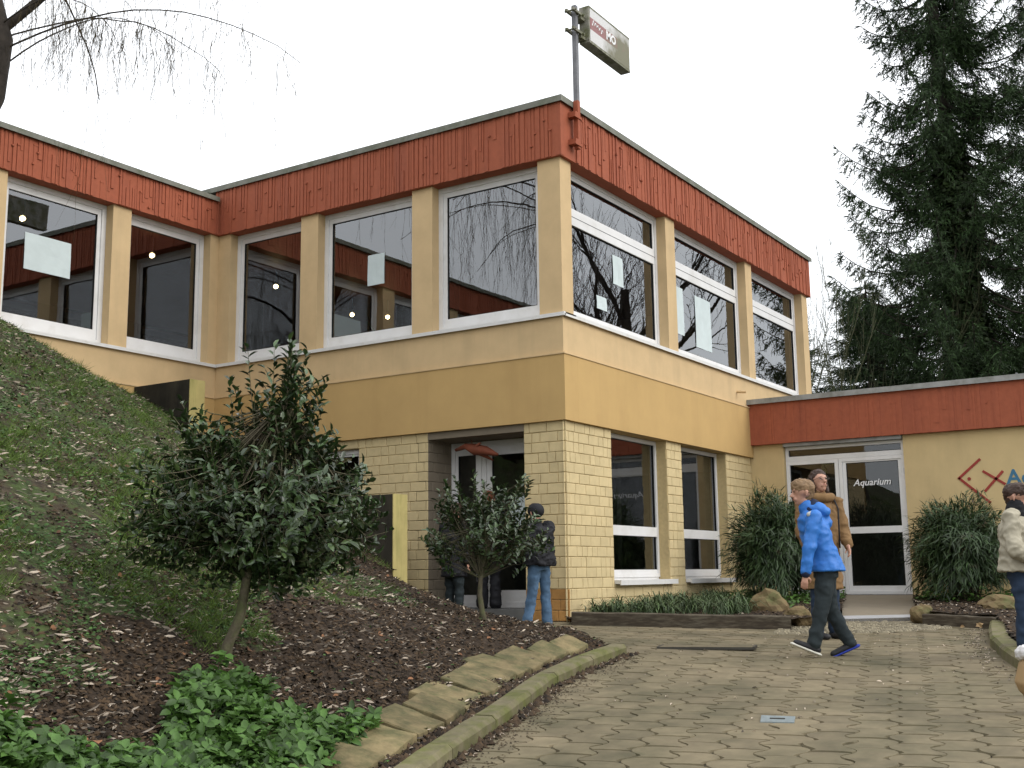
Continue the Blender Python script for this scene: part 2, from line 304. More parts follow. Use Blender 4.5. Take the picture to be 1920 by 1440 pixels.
CTRL = [(x, y, Gf(x, y) + .02) for x, y in offs(KERB, .1)] + [(x, y, Gf(x, y) + .05) for x, y in offs(KERB, .45)] + [(x, y, Gf(x, y) + .185) for x, y in offs(KERB, .72)[1:]] + [
    (-2.85, -2.1, 0), (-2.3, -1.4, .03), (-1.8, -.5, .09), (-1.5, .4, .13), (-7.0, -1.69, .03), (-2.9, -.8, .12), (-2.05, .3, .27), (-1.5, 1.43, .62), (-1.5, 2.6, 1.25), (-1.5, 4.9, 2.5), (-1.5, 6, 3.12),
    (-2.4, 6.05, 3.33), (-3.6, 6.05, 3.8), (-5.5, 6.05, 4.15), (-9, 6, 4.5), (-14, 6, 4.8), (-7.6, 0, 1.2), (-6.5, 1.7, 2.1), (-5.4, 3.5, 2.95), (-4.3, 5.1, 3.52), (-9.5, -1.5, .45), (-11, -3, 0.0), (-10, 2, 2.3), (-14, 0, 1.6), (-14, -3, .1),
    (-4.0, 1.2, 1.08), (-4.6, -.6, .33), (-5.8, -.9, .42)]
_P = np.array(CTRL); _n = len(_P)
def _k(d2): return np.where(d2 > 1e-12, d2 * np.log(np.maximum(d2, 1e-12)), 0)
_A = np.zeros((_n + 3, _n + 3)); _A[:_n, :_n] = _k(((_P[:, None, :2] - _P[None, :, :2]) ** 2).sum(-1)) + np.eye(_n) * .05
_A[:_n, _n:] = np.c_[np.ones(_n), _P[:, :2]]; _A[_n:, :_n] = _A[:_n, _n:].T
_w = np.linalg.solve(_A, np.r_[_P[:, 2], 0, 0, 0])
def T(x, y, rough=True):
    x = np.asarray(x, float); y = np.asarray(y, float); sh = x.shape; q = np.stack([x.ravel(), y.ravel()], 1)
    z = _k(((q[:, None] - _P[None, :, :2]) ** 2).sum(-1)) @ _w[:_n] + _w[_n] + q @ _w[_n + 1:]
    z = z.reshape(sh)
    if rough:
        z = z + .04 * np.sin(x * 2.3 + 1.1 * np.sin(y * 1.7)) * np.cos(y * 2.9 + x) + .026 * np.sin(x * 7.1 + y * 3.3) * np.sin(y * 6.3 - x * 2.1) + .012 * np.sin(x * 17 - y * 9) * np.sin(y * 15 + x * 5)
    d = dseg(x, y, EDGE); ins = inside(x, y, BED)
    lim = np.where(ins, G(x, y) - .02 + d * .9, G(x, y) - .1)
    wall = (y > 1.4) & (x > -1.75)
    return np.where(wall, np.minimum(z, np.where(ins | (x > -1.55), z, z)), np.minimum(z, lim))

# large ground sheet to the horizon
a_ = np.concatenate([-np.geomspace(900, 22, 14), np.arange(-20, 20.1, .8), np.geomspace(22, 900, 14)])
X, Y = np.meshgrid(a_, a_, indexing='ij'); Z = G(X, Y) - .07; n = len(a_)
I = np.arange(n * n).reshape(n, n); F = np.stack([I[:-1, :-1], I[1:, :-1], I[1:, 1:], I[:-1, 1:]], -1).reshape(-1, 4)
mk_np('ground', np.stack([X, Y, Z], -1).reshape(-1, 3), F, 'ground', kind='structure', smooth=True)
# distant wooded hill beyond the trees
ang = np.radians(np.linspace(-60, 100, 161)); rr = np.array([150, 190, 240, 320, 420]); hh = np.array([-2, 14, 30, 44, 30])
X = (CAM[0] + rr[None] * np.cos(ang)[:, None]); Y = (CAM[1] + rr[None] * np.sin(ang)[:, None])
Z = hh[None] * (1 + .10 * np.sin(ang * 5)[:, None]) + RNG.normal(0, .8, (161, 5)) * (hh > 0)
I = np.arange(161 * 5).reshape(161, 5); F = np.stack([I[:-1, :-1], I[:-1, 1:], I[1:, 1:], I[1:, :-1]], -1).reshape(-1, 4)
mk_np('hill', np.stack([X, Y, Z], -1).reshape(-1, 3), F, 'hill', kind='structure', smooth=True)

# ------------------------------------------------------------------ embankment
st = .065; xs = np.arange(-13.0, -1.32, st); ys = np.arange(-4.6, 6.06, st)
X, Y = np.meshgrid(xs, ys, indexing='ij'); ins = inside(X, Y, BED); d = dseg(X, Y, EDGE); Z = T(X, Y); keepv = ins | (d < .15)
keepv &= ~((X > -1.45) & (Y > 1.5))
I = np.arange(X.size).reshape(X.shape); k = keepv[:-1, :-1] & keepv[1:, :-1] & keepv[1:, 1:] & keepv[:-1, 1:]
F = np.stack([I[:-1, :-1], I[1:, :-1], I[1:, 1:], I[:-1, 1:]], -1)[k]
dk = dseg(X, Y, EDGE); fc = (dk[:-1, :-1][k] + .45 * np.sin(X[:-1, :-1][k] * 3.1) * np.cos(Y[:-1, :-1][k] * 2.3))
lowm = (fc < 1.7 - .25 * np.clip((-6.9 - X[:-1, :-1][k]) / .8, 0, 1)).astype(int)
emb = mk_np('embankment', np.stack([X, Y, Z], -1).reshape(-1, 3), F, ['turf', 'soil'], kind='structure', smooth=True, mi=lowm)
def samp(n, fn=None, box=(-10.5, -1.45, -4.2, 6.0)):
    P = []
    while sum(map(len, P)) < n:
        x = RNG.uniform(box[0], box[1], n); y = RNG.uniform(box[2], box[3], n)
        # keep denser near the camera
        dd = np.hypot(x - CAM[0], y - CAM[1]); kp = inside(x, y, BED) & (RNG.uniform(0, 1, n) < np.clip(22 / dd ** 2, 0, 1))
        if fn is not None: kp &= fn(x, y)
        P.append(np.stack([x[kp], y[kp]], 1))
    p = np.concatenate(P)[:n]; z = T(p[:, 0], p[:, 1]); e = .03
    nx = (T(p[:, 0] + e, p[:, 1]) - z) / e; ny = (T(p[:, 0], p[:, 1] + e) - z) / e
    nn = nrm(np.stack([-nx, -ny, np.ones(len(z))], 1)); nn[nn[:, 2] < .35] = (0, 0, 1)
    return np.c_[p, z], nn
def low(x, y): return dseg(x, y, EDGE) + .4 * np.sin(x * 3.1) * np.cos(y * 2.3) + .12 * np.sin(x * 9 + y * 7) < 1.75 - .25 * np.clip((-6.9 - x) / .8, 0, 1)
def patch(x, y, s=1.9, th=0.): return np.sin(x * s + 2 * np.sin(y * s * .7)) * np.cos(y * s * 1.2 + np.sin(x * 1.3)) + .5 * np.sin(x * s * 3.1) * np.sin(y * s * 2.7) > th
# bark mulch
p, nn = samp(62000, lambda x, y: low(x, y) | (RNG.uniform(0, 1, len(x)) < np.where(patch(x - 2, y + 4, 2.3, .15), .6, .12))); m = len(p)
fw = nrm(rdir(m, -.3, .3) + nn * RNG.uniform(-.4, .5, (m, 1))); s_ = np.stack([RNG.uniform(.008, .022, m), RNG.uniform(.015, .05, m), RNG.uniform(.01, .02, m)], 1)
CHV = [(-.5, 0, 0), (.5, 0, .1), (.4, 1, 0), (-.5, .9, .1), (0, .5, .7)]; CHF = [(0, 1, 4), (1, 2, 4), (2, 3, 4), (3, 0, 4)]
v, f = scatter(CHV, CHF, p + nn * .002, fw, nn, s_); mk_np('bark_mulch', v, f, 'chip', kind='stuff', label='dark bark mulch covering the lower part of the bank and bed', cat='mulch')
# pale dead leaves
p, nn = samp(34000, lambda x, y: (RNG.uniform(0, 1, len(x)) < np.where(low(x, y), .5, 1) * np.where(patch(x, y, 2.7, .1), 1, .45))); m = len(p)
fw = nrm(rdir(m, -.3, .3) + nn * .1); b_ = RNG.uniform(0, 1, m) ** 2.2; s_ = np.stack([.004 + .013 * b_, .014 + .066 * b_, RNG.uniform(-.05, .05, m) * (.3 + b_)], 1)
v, f = scatter(LEAF_V, LEAF_F, p + nn * RNG.uniform(.004, .02, (m, 1)), fw, nrm(nn + rdir(m) * 1.1), s_)
mk_np('leaf_litter', v, f, 'straw', kind='stuff', label='pale curled dead leaves lying over the bank', cat='leaf litter')
p, nn = samp(700); m = len(p); v, f = scatter(LEAF_V, LEAF_F, p + nn * .012, rdir(m, -.2, .2), nrm(nn + rdir(m) * .5), RNG.uniform(.02, .05, m)); mk_np('brown_leaf_litter', v, f, 'brown_leaf', kind='stuff', label='brown fallen leaves lying over the bank', cat='leaf litter')
# grass and small herbs
p, nn = samp(70000, lambda x, y: (~low(x, y) & (patch(x, y, 1.9, -.05) | (y > 5.2) | (x > -2.1))) | ((x > -1.75) & (y > .9))); m = len(p)
fw = nrm(rdir(m, .0, .6) + np.array([0, 0, .5])); s_ = np.stack([RNG.uniform(.003, .006, m), RNG.uniform(.025, .10, m), RNG.uniform(.02, .06, m)], 1)
v, f = scatter(BLADE_V, BLADE_F, p, fw, rdir(m), s_); mk_np('grass', v, f, 'grass', kind='stuff', label='short patchy grass growing on the sloping bank', cat='grass')
p, nn = samp(34000, lambda x, y: (~low(x, y) & patch(x + 3, y + 1, 1.4, -.35)) | (RNG.uniform(0, 1, len(x)) < .03)); m = len(p)
v, f = scatter(LEAF_V, LEAF_F, p + nn * RNG.uniform(0, .03, (m, 1)), rdir(m, -.1, .5), nrm(nn + rdir(m) * .5), np.stack([RNG.uniform(.010, .024, m), RNG.uniform(.014, .04, m), np.full(m, .02)], 1))
mk_np('small_herbs', v, f, 'herb', kind='stuff', label='tiny leafy weeds spreading over the bank', cat='weeds')
# taller grass tufts
c0_, _ = samp(420, lambda x, y: ~low(x, y) & patch(x, y, 1.9, .2)); k_ = 34; p = np.repeat(c0_, k_, 0) + np.c_[RNG.normal(0, .03, (420 * k_, 2)), np.zeros(420 * k_)]; m = len(p)
v, f = scatter(BLADE_V, BLADE_F, p, rdir(m, .3, 1), rdir(m), np.stack([RNG.uniform(.003, .006, m), RNG.uniform(.06, .16, m), RNG.uniform(.05, .15, m)], 1)); mk_np('grass_tufts', v, f, 'grass', kind='stuff', label='taller grass tufts on the bank', cat='grass')
# dead stems
n = 160; p, nn = samp(n); d0 = nrm(rdir(n, -.1, .35)); L = RNG.uniform(.08, .3, (n, 1)); cv = np.stack([p, p + d0 * L * .5 + [0, 0, .02], p + d0 * L + np.c_[RNG.normal(0, .03, (n, 2)), np.zeros(n)]], 1)
v, f = tubes_np(cv, np.full((n, 3), .0018), 3); mk_np('dead_stems', v, f, 'straw', kind='stuff', label='thin dead stems lying on the bank', cat='stems')
# bright ground plants in the near corner
def plantzone(x, y):
    d = dseg(x, y, KERB); su = (x - CAM[0]) * U[0] + (y - CAM[1]) * U[1]
    return (d > .42) & (d < 1.14 + .18 * np.sin(x * 4) - .35 * (x > -6.9) + .02 * np.clip((-7.6 - x) / .9, 0, 1)) & (su < 6.15 + .12 * np.sin(y * 9))
p, nn = samp(1350, plantzone, (-9.6, -5.8, -4, -.9)); m = len(p)
hgt = RNG.uniform(.04, .12, m) * (1 + .5 * np.sin(p[:, 0] * 5) * np.sin(p[:, 1] * 6)); top = p + np.c_[RNG.normal(0, .025, (m, 2)), hgt]
ax = nrm(rdir(m, .4, 1) + np.array([-.3, -.3, .5])); pos = []; fws = []; ups = []; ss = []
for kk in range(8):
    th = kk * 2 * np.pi / 8 + RNG.uniform(0, .6, m); b1 = nrm(np.cross(ax, [0.3, .1, 1])); b2 = np.cross(ax, b1)
    out = b1 * np.cos(th)[:, None] + b2 * np.sin(th)[:, None]; lift = RNG.uniform(-.15, .55, (m, 1)); pos.append(top - ax * (kk % 3) * .018); fws.append(out + ax * lift); ups.append(ax); ss.append(np.stack([RNG.uniform(.026, .045, m), RNG.uniform(.05, .085, m), np.full(m, .06)], 1))
v, f = scatter(LEAF_V, LEAF_F, np.concatenate(pos), np.concatenate(fws), np.concatenate(ups), np.concatenate(ss))
mk_np('ground_cover_plants', v, f, 'plant', kind='stuff', label='bright green leafy ground cover in the near corner of the bed', cat='ground cover')
v, f = tubes_np(np.stack([p, (p + top) / 2, top], 1), np.full((m, 3), .002), 3); mk_np('ground_cover_stems', v, f, 'herb', kind='stuff', label='short stems under the bright green ground cover', cat='ground cover')

# ------------------------------------------------------------------ kerb and edging slabs beside the bed
def along(line, s):
    for i in range(len(line) - 1):
        l = math.dist(line[i], line[i + 1])
        if s <= l or i == len(line) - 2:
            t = s / l; return (line[i][0] + (line[i + 1][0] - line[i][0]) * t, line[i][1] + (line[i + 1][1] - line[i][1]) * t)
        s -= l
def llen(line): return sum(math.dist(line[i], line[i + 1]) for i in range(len(line) - 1))
def kerbstone(parent, line, s0, s1, wd, h, name='kerb_stone'):
    mb = MB(); K = 5; prof = [(-wd / 2, -.06), (-wd / 2, h - .025), (-wd / 2 + .025, h), (wd / 2 - .015, h + .003), (wd / 2, h - .015), (wd / 2, -.06)]
    rows = []
    for i in range(K):
        s = s0 + (s1 - s0) * i / (K - 1); x, y = along(line, s); x2, y2 = along(line, min(s + .02, llen(line))); x1, y1 = along(line, max(s - .02, 0)); l = math.hypot(x2 - x1, y2 - y1)
        nx, ny = -(y2 - y1) / l, (x2 - x1) / l; g = Gf(x, y)
        rows.append([(x + nx * a, y + ny * a, g + b + random.uniform(-.003, .003)) for a, b in prof])
    k = len(prof); vs = [q for r in rows for q in r]; fs = [(i * k + j, (i + 1) * k + j, (i + 1) * k + (j + 1) % k, i * k + (j + 1) % k) for i in range(K - 1) for j in range(k)]
    mb.add(vs, fs + [tuple(range(k)), tuple(range((K - 1) * k, K * k))[::-1]]); return mk(name, mb, 'kerb', parent)
kroot = thing('kerb', (-5, -2.6, -.3), 'left mossy concrete kerb curving along the edge of the bank bed', 'kerb', 'kerbs')
Lk = llen(KERB); s = 0; KS = [.9, .95, .8, .85, .8, .78, .8, .75, .7]
while s < Lk - .05:
    l = random.choice((.75, .8, .85)); e = min(s + l, Lk); e = Lk if Lk - e < .3 else e; kerbstone(kroot, KERB, s, e - .008, .15, .085); s = e
mb = MB()
sl_line = offs(KERB, .20); sl_in = offs(KERB, .62); Ls = llen(sl_line); s = 0.3
sroot = thing('bed_edging', (-5, -2.3, -.2), 'row of flat sandstone slabs set on edge of the mulch bed above the kerb', 'edging')
while s < Ls - .25:
    l = random.uniform(.28, .46); e = min(s + l, Ls - .02); t0, t1 = s / Ls, e / Ls
    a = along(sl_line, s); b = along(sl_line, e - .02); wid = random.uniform(.72, 1.05) * min(1, .25 + (Ls - s) / 2.2)
    Li = llen(sl_in); c = along(sl_in, t1 * Li - .015); d_ = along(sl_in, t0 * Li)
    c = (b[0] + (c[0] - b[0]) * wid, b[1] + (c[1] - b[1]) * wid); w2 = wid * random.uniform(.85, 1.1); d_ = (a[0] + (d_[0] - a[0]) * w2, a[1] + (d_[1] - a[1]) * w2)
    tilt = random.uniform(-.02, .02); pts = [a, b, c, d_]; zs = [Gf(*a) + .085 + tilt, Gf(*b) + .085 - tilt, Gf(*c) + .17, Gf(*d_) + .17 + tilt]
    poly = []
    for i in range(4):
        p0, p1 = pts[i], pts[(i + 1) % 4]; z0, z1 = zs[i], zs[(i + 1) % 4]
        for q in range(3):
            tt = q / 3; jx, jy = (0, 0) if q == 0 else (random.uniform(-.014, .014), random.uniform(-.014, .014)); poly.append((p0[0] + (p1[0] - p0[0]) * tt + jx, p0[1] + (p1[1] - p0[1]) * tt + jy, z0 + (z1 - z0) * tt + random.uniform(-.003, .003)))
    cx = sum(q[0] for q in poly) / 12; cy = sum(q[1] for q in poly) / 12; mb = MB(); n = 12
    top = [(cx + (x - cx) * .975, cy + (y - cy) * .975, z + random.uniform(-.003, .003)) for x, y, z in poly]; mid = [(x, y, z - .007) for x, y, z in poly]; bot = [(x, y, z - .09) for x, y, z in poly]
    mb.add(top + mid + bot, [tuple(range(12))] + [(i, i + 12, (i + 1) % 12 + 12, (i + 1) % 12) for i in range(12)] + [(i + 12, i + 24, (i + 1) % 12 + 24, (i + 1) % 12 + 12) for i in range(12)])
    mk('slab', mb, 'slab', sroot); s = e + random.uniform(.0, .02)

# ------------------------------------------------------------------ paving of wavy interlocking concrete stones
V2 = np.array([U[1], -U[0]])
RK = [(2.05, -4.35), (.6, -4.62), (-.9, -4.92), (-1.9, -5.2), (-2.7, -5.5), (-3.4, -5.95), (-4.2, -6.6)]
SETT = [(-.55, -2.7), (.0, -3.15), (.6, -3.55), (1.8, -3.95), (3.1, -3.3), (2.25, -2.45), (.9, -2.3)]
PAVE = [(-15, -12), (-15, -6.2)] + KERB + [(-2.8, -2.0), (-1.9, -.9), (-1.45, .3), (-1.3, 1.4), (-1.1, 6.0), (0.02, 6.0), (.02, -.0), (-.55, -.33), (.25, -2.55), (2.2, -2.5), (3.2, -3.3), (2.2, -3.5), (2.05, -4.35)] + RK[1:] + [(-6, -12)]
pave = MB(); gx = np.arange(-15.2, 3.4, .3); gy = np.arange(-12.2, 6.2, .3); X, Y = np.meshgrid(gx, gy, indexing='ij')
I = np.arange(X.size).reshape(X.shape); kc = inside(X[:-1, :-1] + .15, Y[:-1, :-1] + .15, PAVE) | (dseg(X[:-1, :-1] + .15, Y[:-1, :-1] + .15, PAVE, True) < .25)
F = np.stack([I[:-1, :-1], I[1:, :-1], I[1:, 1:], I[:-1, 1:]], -1)[kc]
paving = mk_np('paving', np.stack([X, Y, G(X, Y) - .012], -1).reshape(-1, 3), F, 'joint_dirt', kind='structure', smooth=True)
CW, RL = .225, .26
def pstone(odd):
    A = .042; K = 8; lo = []; hi = []
    ph = math.pi if odd else 0
    def sx(y): return A * math.sin(2 * math.pi * y / RL + ph + .6) + .008 * math.sin(4 * math.pi * y / RL + ph)
    def arc(t): return .012 * (1 - (2 * t - 1) ** 2)
    P = []
    for i in range(4): t = i / 4; P.append((sx(0) + CW * t, arc(t)))
    for i in range(K): y = RL * i / K; P.append((sx(y) + CW, y))
    for i in range(4): t = 1 - i / 4; P.append((sx(RL) + CW * t, RL + arc(t)))
    for i in range(K): y = RL * (1 - i / K); P.append((sx(y), y))
    cx, cy = CW / 2, RL / 2
    def sh(p, g): dx, dy = p[0] - cx, p[1] - cy; return (cx + dx * (1 - g / (CW / 2)), cy + dy * (1 - g / (RL / 2)))
    n = len(P); top = [(*sh(p, .009), 0) for p in P]; bot = [(*sh(p, .0045), -.014) for p in P]
    me_v = top + bot; fs = [tuple(range(n))] + [(i, i + n, (i + 1) % n + n, (i + 1) % n) for i in range(n)]
    # local x -> V2, y -> U ; recentred
    vs = [((x - cx) * V2[0] + (y - cy) * U[0], (x - cx) * V2[1] + (y - cy) * U[1], z) for x, y, z in me_v]
    # orientation: (V2,U) basis is left-handed or right-handed -> flip if needed
    if V2[0] * U[1] - V2[1] * U[0] < 0: fs = [q[::-1] for q in fs]
    return vs, fs
ST = [pstone(0), pstone(1)]; cells = []
for j in range(-30, 45):
    for i in range(-10, 80):
        a = j * CW; b = i * RL + (RL / 2 if j % 2 else 0); x = CAM[0] + V2[0] * a + U[0] * b; y = CAM[1] + V2[1] * a + U[1] * b; cells.append((x, y, j % 2))
cx = np.array([c[0] for c in cells]); cy = np.array([c[1] for c in cells]); ok = inside(cx, cy, PAVE) & ~inside(cx, cy, SETT)
ok |= (dseg(cx, cy, KERB) < .12) & (cx < -3)
ok &= ~((np.abs(cx + 5.04) < .14) & (np.abs(cy + 4.40) < .13) & False)
cz = G(cx, cy); e = .05; gxx = (G(cx + e, cy) - cz) / e; gyy = (G(cx, cy + e) - cz) / e
R3 = np.array([_r, _u, _f]); q = (np.stack([cx, cy, cz], 1) - CAM) @ R3.T; fx = q[:, 0] / q[:, 2] * 2190; fy = -q[:, 1] / q[:, 2] * 2190
vis = (q[:, 2] > 1) & (np.abs(fx) < 1000) & (fy < 760); dist = q[:, 2]
order = [i for i in np.argsort(np.where(vis, dist, 1e3 + dist)) if ok[i]]
mes = []
for k in (0, 1):
    me = bpy.data.meshes.new('paving_stone'); me.from_pydata(ST[k][0], [], ST[k][1]); me.update(); me.materials.append(M['paver']); mes.append(me)
rest = MB()
for c, i in enumerate(order):
    if q[i, 2] < 0 and False: continue
    odd = cells[i][2]; nv = Vector((-gxx[i] + RNG.normal(0, .006), -gyy[i] + RNG.normal(0, .006), 1)).normalized(); rot = Vector((0, 0, 1)).rotation_difference(nv); z = cz[i] + RNG.normal(0, .0015)
    if c < 300:
        ob = bpy.data.objects.new('paving_stone', mes[odd]); C.objects.link(ob); ob.parent = paving; ob.location = Vector((cx[i], cy[i], z)) - W[paving.name]; ob.rotation_mode = 'QUATERNION'; ob.rotation_quaternion = rot
    else:
        Rm = rot.to_matrix(); rest.add([tuple(Rm @ Vector(p) + Vector((cx[i], cy[i], z))) for p in ST[odd][0]], ST[odd][1])
mk('paving_stones_beyond', rest, 'pavers', paving, kind='stuff')
# small cobbles at the foot of the ramp
cob = MB(); n = 0
for i in range(60):
    for j in range(40):
        x = -1 + i * .085 + (j % 2) * .04; y = -4.2 + j * .085
        xx = x + random.uniform(-.012, .012); yy = y + random.uniform(-.012, .012)
        if inside(np.array(xx), np.array(yy), SETT):
            g = Gf(xx, yy); h = .012 + random.uniform(-.006, .006); a = .033 + random.uniform(-.004, .004)
            cob.add([(xx - a, yy - a, g - .01), (xx + a, yy - a, g - .01), (xx + a, yy + a, g - .01), (xx - a, yy + a, g - .01), (xx - a * .6, yy - a * .6, g + h), (xx + a * .6, yy - a * .6, g + h), (xx + a * .6, yy + a * .6, g + h), (xx - a * .6, yy + a * .6, g + h)],
                    [(4, 5, 6, 7), (0, 1, 5, 4), (1, 2, 6, 5), (2, 3, 7, 6), (3, 0, 4, 7)])
M['cobble'] = mat('granite_cobble', (.22, .19, .13), .8, .2, 15, rnd=.3)
sb = MB(); sb.add([(x, y, Gf(x, y) - .008) for x, y in SETT], [tuple(range(len(SETT)))[::-1]]); cb = mk('cobble_bed', sb, 'joint_dirt', kind='structure'); mk('cobbles', cob, 'cobble', cb, kind='stuff')
# right kerb
kr = thing('kerb', (-1, -4.9, -.1), 'right mossy kerb curving along the bed beside the boy in the beige jacket', 'kerb', 'kerbs')
RKo = RK; Lr = llen(RKo); s = 0
while s < Lr - .05:
    e = min(s + .8, Lr); e = Lr if Lr - e < .3 else e; kerbstone(kr, RKo, s, e - .008, .16, .10); s = e
# drain grate and small cover
g = MB(); P0 = np.array([-2.28, -2.3]); P1 = np.array([-2.03, -3.11]); ax_ = (P1 - P0) / np.linalg.norm(P1 - P0); nx_ = np.array([-ax_[1], ax_[0]]) * -1
zz = Gf(-2.1, -2.7) + .006; Lg = np.linalg.norm(P1 - P0)
def gbar(mb, a0, a1, b0, b1, z0, z1):
    pts = [P0 + ax_ * a + nx_ * b for a, b in ((a0, b0), (a1, b0), (a1, b1), (a0, b1))]; mb.add([(x, y, z0) for x, y in pts] + [(x, y, z1) for x, y in pts], [(0, 3, 2, 1), (4, 5, 6, 7), (0, 1, 5, 4), (1, 2, 6, 5), (2, 3, 7, 6), (3, 0, 4, 7)])
dr = MB(); gbar(dr, 0, Lg, -.012, .005, zz - .02, zz + .002); gbar(dr, 0, Lg, .30, .312, zz - .02, zz + .002); gbar(dr, 0, .02, 0, .3, zz - .02, zz + .005); gbar(dr, Lg - .02, Lg, 0, .3, zz - .02, zz + .005)
drain = mk('drain_cover', dr, 'grille', None, 'long dark metal drain cover set in the paving in front of the building corner', 'drain cover', loc=(-2.15, -2.7, zz - .01))
pl_ = MB(); gbar(pl_, .02, Lg - .02, .005, .30, zz - .015, zz + .002); o = mk('lid', pl_, 'paver', drain)
mb = MB(); 
pc = [(-5.17, -4.34), (-5.11, -4.53), (-4.92, -4.47), (-4.97, -4.27)]; zc = [Gf(*p) + .005 for p in pc]
mb.add([(x, y, z - .02) for (x, y), z in zip(pc, zc)] + [(x, y, z + .002) for (x, y), z in zip(pc, zc)], [(0, 3, 2, 1), (4, 5, 6, 7), (0, 1, 5, 4), (1, 2, 6, 5), (2, 3, 7, 6), (3, 0, 4, 7)])
cov = mk('access_cover', mb, 'zinc', None, 'small grey rectangular metal cover let into the paving', 'cover', loc=(-5.04, -4.4, zc[0] - .01))
for v_ in cov.data.polygons: pass
mb = MB(); mb.lbox(((-5.04, -4.40), (.28, -.96), (.96, .28)), -.045, .045, -.012, .012, zc[0] + .0, zc[0] + .013); mk('handle', mb, 'grille', cov)
# leaves and dirt along the kerbs
pts = []
for s in np.linspace(0.6, Lk, 500):
    x, y = along(KERB, s); pts.append((x + random.gauss(.03, .03) - 0, y - .09 - abs(random.gauss(0, .03))))
for s in np.linspace(0.6, Lk - .1, 700):
    x, y = along(offs(KERB, .12), s); pts.append((x + random.gauss(0, .02), y + random.gauss(0, .02)))
for i in range(260):
    s = random.uniform(0, Lr); x, y = along(RK, s); pts.append((x - abs(random.gauss(.1, .12)), y + .1 + abs(random.gauss(0, .12))))
for i in range(160):
    pts.append((random.uniform(-5.5, 1.5), random.uniform(-5, -2.6)))
p = np.array(pts); zz_ = G(p[:, 0], p[:, 1]) + .006; zz_[500:1200] += .05; m = len(p)
v, f = scatter(LEAF_V, LEAF_F, np.c_[p, zz_], rdir(m, -.2, .3), nrm(rdir(m) * .6 + [0, 0, 1]), np.stack([RNG.uniform(.006, .018, m), RNG.uniform(.015, .045, m), np.full(m, .04)], 1))
mk_np('fallen_leaves', v, f, 'straw', kind='stuff', label='dry leaves and debris gathered along the kerbs and paving', cat='leaf litter')
v, f = scatter(CHV, CHF, np.c_[p[:1200] + RNG.normal(0, .015, (1200, 2)), zz_[:1200] - .004], rdir(1200, -.2, .2), np.tile([0, 0, 1.], (1200, 1)), RNG.uniform(.02, .045, 1200)); mk_np('kerb_debris', v, f, 'chip', kind='stuff', label='dark soil crumbs along the kerb joints', cat='debris')
mb = MB()
for (x, y, a) in ((1.75, -4.12, .3), (1.62, -4.25, 1.6)):
    pass
p = np.array([(1.72, -4.18, Gf(1.72, -4.18) + .03), (1.62, -4.27, Gf(1.6, -4.27) + .03), (1.8, -4.05, Gf(1.8, -4.05) + .02)]); v, f = scatter(LEAF_V, LEAF_F, p, np.array([[.2, -.9, .5], [-.7, .5, .6], [.3, .8, .1]]), np.array([[-1, 0, .4]] * 3, float), np.array([[.045, .09, .12], [.04, .08, .1], [.035, .07, .1]])); mk_np('large_fallen_leaves', v, f, 'tan', kind='stuff', label='large tan leaves lying by the right kerb corner', cat='leaf litter')

mm_ = 2600; s_l = RNG.uniform(.4, Lk - .1, mm_); q_ = np.array([along(KERB, a) for a in s_l]); q_[:, 1] -= .08 + np.abs(RNG.normal(0, .12, mm_)); z_ = G(q_[:, 0], q_[:, 1])
v, f = scatter(CHV, CHF, np.c_[q_, z_ + .001], rdir(mm_, -.1, .3), np.tile([0, 0, 1.], (mm_, 1)), np.stack([RNG.uniform(.004, .012, mm_), RNG.uniform(.006, .02, mm_), np.full(mm_, .006)], 1)); mk_np('paving_grit', v, f, 'chip', kind='stuff', label='grit and crumbs of soil on the paving beside the kerb', cat='debris')
# ------------------------------------------------------------------ the building
bld = thing('school_building', (0, 0, 0), 'two storey building with peach walls, red ribbed fascia and cream painted brick ground floor', 'building')
FL = ((0, 0), (0, 1), (-1, 0))        # left facade of the corner block
FR = ((0, 0), (1, 0), (0, -1))        # right facade
FWg = ((0, 6.055), (-1, 0), (0, -1))  # left wing
FA = ((6.05, 0), (0, -1), (-1, 0))    # annex
ZS, ZB, ZO, ZF, ZT = 3.70, 3.19, 2.392, 5.715, 6.43
# upper wall band, ochre band
mb = MB(); mb.box((0, 0.3, ZB), (.3, 6.355, ZS)); mb.box((0, 0, ZB), (9.24, .3, ZS)); mb.box((-14, 6.055, ZB + .002), (0, 6.355, ZS)); mb.box((8.94, .3, ZB), (9.24, 12, ZF)); mk('upper_wall', mb, 'wall', bld)
mb = MB(); mb.box((-.022, -.022, ZO), (.30, 6.03, ZB + .012)); mb.box((.30, -.0225, ZO), (6.05, .28, ZB + .012)); mk('ochre_band', mb, 'ochre', bld)
mb = MB(); mb.box((-14, 6.03, 1.5), (-.022, 6.32, ZB + .010)); mk('wing_lower_wall', mb, 'ochre', bld)
mb = MB(); mb.box((-.034, -.034, ZB + .012), (.28, 6.03, ZB + .028)); mb.box((.28, -.034, ZB + .012), (6.05, .28, ZB + .028)); mb.box((-14, 6.018, ZB + .0125), (-.034, 6.3, ZB + .028)); mk('band_ledge', mb, 'wall', bld)
# pillars
for y0, y1 in ((.0, .33), (1.99, 2.33), (4.03, 4.36), (5.80, 6.054)):
    mb = MB(); mb.box((0, y0 + (.001 if y0 == 0 else 0), ZS), (.27, y1, ZF)); mk('pillar', mb, 'wall', bld)
for x0, x1 in ((3.02, 3.33), (6.10, 6.38), (8.91, 9.21)):
    mb = MB(); mb.box((x0, 0, ZS), (x1, .27, ZF)); mk('pillar', mb, 'wall', bld)
for x0, x1 in ((-1.95, -1.64), (-3.90, -3.58), (-5.9, -5.58), (-7.9, -7.58), (-.17, .28)):
    mb = MB(); mb.box((x0, 6.055, ZS), (x1, 6.32, ZF)); mk('pillar', mb, 'wall', bld)
